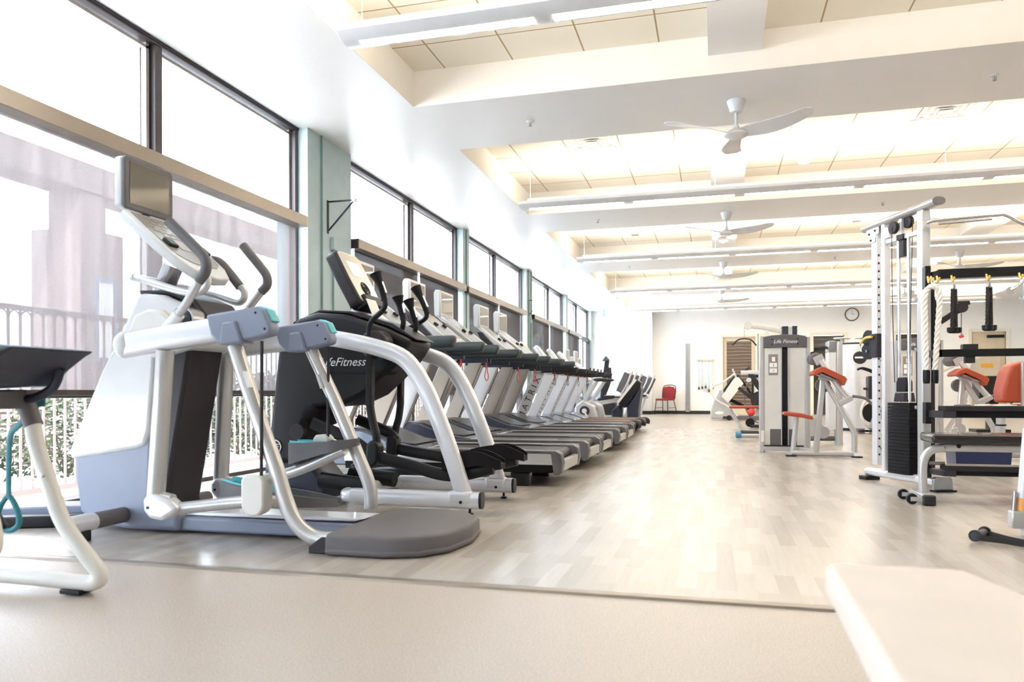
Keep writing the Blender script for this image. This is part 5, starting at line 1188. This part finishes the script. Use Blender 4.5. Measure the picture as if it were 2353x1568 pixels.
for x in (2.12, 2.46):
    MB().cyl((x, 14.2, 1.59), (x, 14.2, 1.61), .14, 28).cyl((x, 14.2, 1.51), (x, 14.2, 1.59), .03, 10).out('top_disc', 'offwhite', r)
r = E('spin_bike', 'indoor cycling bike with white wheel beside the large cylinder', 'exercise bike', (2.45, 13.2, 0))
ring = [(2.44+.17*math.cos(t*PI/14), 13.3, .33+.24*math.sin(t*PI/14)) for t in range(28)]
MB().tube(ring, .022, 10, closed=True, sm=False).out('wheel_rim', 'offwhite', r); MB().cyl((2.44, 13.28, .33), (2.44, 13.32, .33), .16, 26).out('flywheel', 'black', r)
MB().bar((2.40, 13.3, .10), (2.58, 13.3, .62), .05, .05).out('frame', 'silver', r); MB().box(2.36, 2.62, 13.2, 13.45, .55, .92).out('console_body', 'charcoal', r, bev=.02)
MB().tube([(2.22, 13.3, 1.03), (2.28, 13.2, 1.05), (2.42, 13.2, 1.0), (2.50, 13.3, .93), (2.42, 13.4, 1.0), (2.28, 13.4, 1.05)], .018, 10, closed=True).out('handlebar', 'black', r)
MB().tube([(2.30, 13.3, .72), (2.5, 13.3, .70), (2.65, 13.3, .60)], .02, 10).out('lower_bar', 'charcoal', r)
for x in (2.32, 2.44, 2.54): MB().cyl((x, 13.1, .045), (x, 13.14, .045), .04, 18).out('wheel', 'offwhite', r)
MB().box(2.20, 2.62, 13.1, 13.5, .02, .07).out('base', 'navy', r, bev=.01); MB().prism([(2.50, .60), (2.66, .40), (2.66, .80), (2.52, .85)], 13.15, 13.45).out('seat_shell', 'vinyl', r, bev=.02)
# ------------------------------------------------------------------ orange chest seat, black desk, bin, picture frames
r = E('chest_press_machine', 'chest machine with tall orange backrest at the right edge', 'weight machine', (2.85, 8.5, 0))
MB().prism([(2.70, .56), (2.695, .68), (2.73, .84), (2.77, .93), (2.86, .96), (2.93, .955), (2.93, .56)], 8.35, 8.65).out('backrest', 'vinyl', r, bev=.03, seg=3)
MB().box(2.84, 2.92, 8.30, 8.345, .52, .95).out('back_plate', 'silver', r, bev=.004)
k = MB()
for z in (.60, .68, .80, .88): k.cyl((2.88, 8.295, z), (2.88, 8.30, z), .012, 10)
k.out('plate_holes', 'ink', r)
MB().tube([(2.88, 8.3, .80), (2.92, 8.3, .70), (2.94, 8.3, .45), (2.94, 8.3, .02)], .035, 12, ref=(0, 1, 0), rb=.035, sq=.7).out('frame', 'satin', r)
MB().cyl((2.72, 8.5, .06), (2.72, 8.5, .52), .04, 14).out('seat_post', 'silver', r); MB().cyl((2.72, 8.5, .33), (2.72, 8.5, .345), .05, 14).out('collar', 'black', r)
MB().tube([(2.30, 8.5, .30), (2.36, 8.5, .16), (2.50, 8.5, .06), (3.1, 8.5, .05)], .035, 12, ref=(0, 1, 0), rb=.035, sq=.7).out('floor_tube', 'silver', r)
MB().box(2.60, 2.86, 8.36, 8.64, .49, .545).out('seat_pad', 'vinyl', r, bev=.015)
r = E('black_cabinet', 'black desk-like cabinet in front of the cream panelled door', 'cabinet', (4.4, 14, 0))
MB().box(4.15, 4.65, 13.9, 14.3, .55, .92).out('top_body', 'black', r, bev=.01); MB().box(4.32, 4.45, 14.0, 14.2, .05, .55).out('stem', 'black', r); MB().box(4.1, 4.6, 13.9, 14.3, 0, .05).out('foot', 'black', r, bev=.005)
r = E('storage_bin', 'blue plastic storage bin on the floor behind the black bench', 'storage bin', (2.17, 7.35, 0))
b = MB(); q = []
for s, z in ((0, .0), (.012, .18), (.03, .182), (.035, .25), (.045, .252), (.045, .262)):
    q.append([b._v(p) for p in ((1.96-s, 7.15-s, z), (2.36+s, 7.15-s, z), (2.36+s, 7.43+s, z), (1.96-s, 7.43+s, z))])
for A, B in zip(q, q[1:]):
    for j in range(4): b.b.faces.new([A[j], A[(j+1) % 4], B[(j+1) % 4], B[j]])
b.b.faces.new(q[0][::-1]); b.b.faces.new(q[-1]); b.out('tub', 'bin', r, bev=.006)
MB().box(1.92, 1.95, 7.2, 7.38, .20, .225).out('handle', 'bin', r, bev=.003)
r = E('dumbbell_stand', 'small folding stand on the floor right of the blue bin', 'equipment stand', (2.6, 7.2, 0))
MB().cyl((2.45, 7.2, .01), (2.50, 7.2, .24), .008, 8).cyl((2.60, 7.1, .01), (2.50, 7.2, .25), .008, 8).out('leg', 'steel', r); MB().box(2.40, 2.5, 7.15, 7.25, 0, .012).out('foot', 'black', r)
# boom machine behind the ropes
r = E('leg_press_machine', 'silver machine with slanted tubular arm beyond the crossbars', 'weight machine', (3.3, 12, 0))
MB().tube([(3.05, 12, .95), (3.35, 12, 1.10), (3.60, 12, 1.18)], .04, 12, sm=False).out('upper_arm', 'offwhite', r); MB().bar((3.35, 12, .50), (3.50, 12, 1.05), .08, .10, (0, 1, 0)).out('strut', 'silver', r)
MB().box(2.72, 2.86, 11.9, 12.1, .0, 1.30).out('column', 'silver', r, bev=.02); MB().box(2.86, 3.0, 11.9, 12.1, 0, .1).box(3.0, 3.9, 11.95, 12.05, 0, .08).out('base', 'silver', r)
MB().bar((3.15, 12, .1), (3.40, 12, .55), .06, .06, (0, 1, 0)).out('lower_strut', 'silver', r)
# ================================================================== bikes at the far left
def recumbent(x, y, label, tv):
    r = E('recumbent_bike', label, 'exercise bike', (x, y, 0), 'recumbent exercise bikes by the far windows')
    b = MB(); rows = []
    for i in range(9):
        q = i/8; xx = x+.02+.24*q+.03*math.sin(q*PI); z = .62+.53*q; w = .17-.05*q
        rows.append([b._v((xx, y-w, z)), b._v((xx+.045, y-w, z+.01)), b._v((xx+.05, y+w, z+.01)), b._v((xx, y+w, z))])
    for A, B in zip(rows, rows[1:]):
        for j in range(4): b.b.faces.new([A[j], A[(j+1) % 4], B[(j+1) % 4], B[j]])
    b.b.faces.new(rows[0]); b.b.faces.new(rows[-1][::-1]); b.out('backrest', 'silver', r, bev=.01)
    MB().bar((x+.02, y, .66), (x+.22, y, 1.10), .24, .02, (0, 1, 0)).out('back_cushion', 'padgrey', r, bev=.006)
    MB().box(x-.40, x+.05, y-.19, y+.19, .54, .60).out('seat', 'charcoal', r, bev=.02)
    MB().prism([(x-.95, .30), (x-.85, .42), (x+.10, .56), (x+.12, .50), (x-.80, .34)], y-.06, y+.06).out('seat_rail', 'silver', r)
    for s in (-.16, .16): MB().tube([(x+.02, y+s, .50), (x-.05, y+s, .30), (x-.14, y+s, .10), (x-.26, y+s, .04)], .022, 10).out('rear_leg', 'silver', r)
    MB().prism([(x-1.30, .05), (x-1.25, .45), (x-1.05, .60), (x-.85, .45), (x-.78, .05)], y-.1, y+.1).out('drive_shroud', 'bluegrey', r, bev=.03)
    MB().bar((x-1.15, y, .5), (x-.95, y, 1.15), .06, .07, (0, 1, 0)).out('console_mast', 'silver', r)
    MB().prism([(x-1.12, 1.22), (x-1.06, 1.24), (x-.82, .98), (x-.86, .95)], y-.17, y+.17).out('console', 'white', r, bev=.015)
    MB().tube([(x-.92, y-.22, 1.08), (x-.86, y-.26, .98), (x-.92, y-.1, .90), (x-.92, y+.1, .90), (x-.86, y+.26, .98), (x-.92, y+.22, 1.08)], .015, 10).out('handlebar', 'silver', r)
    MB().cyl((x-1.0, y-.13, .38), (x-1.0, y-.17, .38), .07, 16).bar((x-1.0, y-.2, .38), (x-.93, y-.2, .26), .03, .03).out('pedal_crank', 'charcoal', r)
    if tv:
        MB().box(x-1.16, x-1.11, y-.17, y+.17, 1.24, 1.52).out('screen_shell', 'white', r, bev=.03, seg=3); MB().box(x-1.112, x-1.105, y-.14, y+.14, 1.29, 1.49).out('screen', 'facegrey', r)
    return r
B0 = recumbent(-2.15, 17.6, 'recumbent bike with a screen, nearest of the recumbent bikes', True)
dup(B0, (-2.15, 18.6, 0), 'recumbent bike with a screen, second of the recumbent bikes')
dup(B0, (-2.12, 19.6, 0), 'recumbent bike without a visible screen, third of the recumbent bikes', skip=('screen_shell', 'screen'))
dup(B0, (-2.08, 21.35, 0), 'recumbent bike, fourth, in front of the white wall', skip=('screen_shell', 'screen'))
dup(B0, (-2.0, 22.2, 0), 'recumbent bike farthest away, beside the red chair', skip=('screen_shell', 'screen'))
def upright(x, y, label):
    r = E('upright_bike', label, 'exercise bike', (x, y, 0), 'upright exercise bikes past the treadmills')
    MB().prism([(x-.62, .05), (x-.60, .40), (x-.45, .52), (x-.20, .40), (x-.12, .05)], y-.09, y+.09).out('drive_shroud', 'silver', r, bev=.03)
    MB().cyl((x-.40, y-.09, .30), (x-.40, y-.13, .30), .10, 24).out('crank_cover', 'navy', r, bev=.01)
    MB().cyl((x-.40, y-.13, .30), (x-.40, y-.15, .30), .05, 18).bar((x-.40, y-.16, .30), (x-.32, y-.16, .15), .03, .03, (0, 1, 0)).out('pedal_crank', 'offwhite', r)
    MB().bar((x-.45, y, .45), (x-.15, y, .92), .07, .07, (0, 1, 0)).out('seat_mast', 'silver', r, bev=.01); MB().ell((x-.10, y, .93), .15, .11, .04).out('saddle', 'charcoal', r)
    MB().bar((x-.55, y, .40), (x-.62, y, 1.15), .07, .07, (0, 1, 0)).out('front_mast', 'silver', r, bev=.01)
    MB().prism([(x-.78, 1.28), (x-.72, 1.30), (x-.48, 1.02), (x-.52, .99)], y-.18, y+.18).out('console', 'white', r, bev=.015)
    MB().box(x-.80, x-.75, y-.17, y+.17, 1.27, 1.56).out('screen_shell', 'white', r, bev=.03, seg=3); MB().box(x-.752, x-.745, y-.14, y+.14, 1.32, 1.53).out('screen', 'facegrey', r)
    for s in (-1, 1): MB().tube([(x-.56, y+s*.1, 1.03), (x-.42, y+s*.24, 1.03), (x-.28, y+s*.24, 1.05), (x-.26, y+s*.22, 1.16)], .016, 10).out('handlebar', 'charcoal', r)
    MB().box(x-.72, x-.62, y-.22, y+.22, 0, .07).box(x-.12, x-.02, y-.22, y+.22, 0, .07).box(x-.68, x-.05, y-.04, y+.04, .02, .07).out('base', 'silver', r, bev=.01)
    return r
U0 = upright(-2.15, 15.2, 'upright bike with a screen, nearer of the two past the lettered treadmills')
dup(U0, (-2.12, 16.0, 0), 'upright bike with a screen, farther of the two past the lettered treadmills')
r = E('stair_stepper', 'dark blue stepper machine with slanted black console behind the lettered treadmills', 'exercise machine', (-1.85, 15.6, 0))
MB().prism([(-1.72, .02), (-1.73, .38), (-1.62, .52), (-1.46, .80), (-1.44, .72), (-1.50, .30), (-1.50, .02)], 15.3, 15.8).out('shroud', 'navy', r, bev=.02)
MB().prism([(-1.86, .38), (-1.90, .44), (-1.52, .92), (-1.44, .86), (-1.46, .78), (-1.76, .36)], 15.28, 15.82).out('slanted_panel', 'black', r, bev=.015)
MB().bar((-1.91, 15.30, .47), (-1.55, 15.30, .93), .05, .012, (0, 1, 0)).out('panel_face', 'offwhite', r)
MB().tube([(-1.98, 15.4, .60), (-1.85, 15.4, .60), (-1.78, 15.4, .64), (-1.70, 15.4, .84)], .018, 10).out('handlebar', 'silver', r)
MB().prism([(-2.02, .02), (-2.05, .30), (-1.92, .42), (-1.84, .34), (-1.86, .02)], 15.35, 15.75).out('flywheel_cover', 'navy', r, bev=.03)
r = E('white_desk', 'pale kiosk desk standing against the white wall behind the recumbent bikes', 'desk', (-2.6, 23.0, 0))
MB().box(-2.9, -2.1, 22.8, 23.3, .95, 1.0).out('top', 'silver', r, bev=.005); MB().box(-2.85, -2.15, 22.85, 23.25, 0, .95).out('cabinet', 'white', r, bev=.01)
r = E('elliptical_trainer', 'dark handled elliptical in front of the far white wall', 'exercise machine', (-2.7, 20.6, 0))
MB().bar((-3.0, 20.6, .5), (-2.85, 20.6, 1.55), .12, .14, (0, 1, 0)).out('mast', 'navy', r, bev=.03); MB().prism([(-3.1, .02), (-3.1, .5), (-2.7, .6), (-2.5, .02)], 20.4, 20.8).out('shroud', 'charcoal', r, bev=.03)
MB().prism([(-2.98, 1.52), (-2.88, 1.66), (-2.78, 1.54)], 20.45, 20.75).out('console', 'padgrey', r, bev=.01)
for s in (-.2, .2): MB().tube([(-2.95, 20.6+s, .6), (-2.80, 20.6+s, 1.0), (-2.80, 20.6+s, 1.35)], .03, 10).out('handle', 'charcoal', r)
MB().box(-3.1, -2.0, 20.35, 20.45, 0, .06).box(-3.1, -2.0, 20.75, 20.85, 0, .06).out('base', 'silver', r)
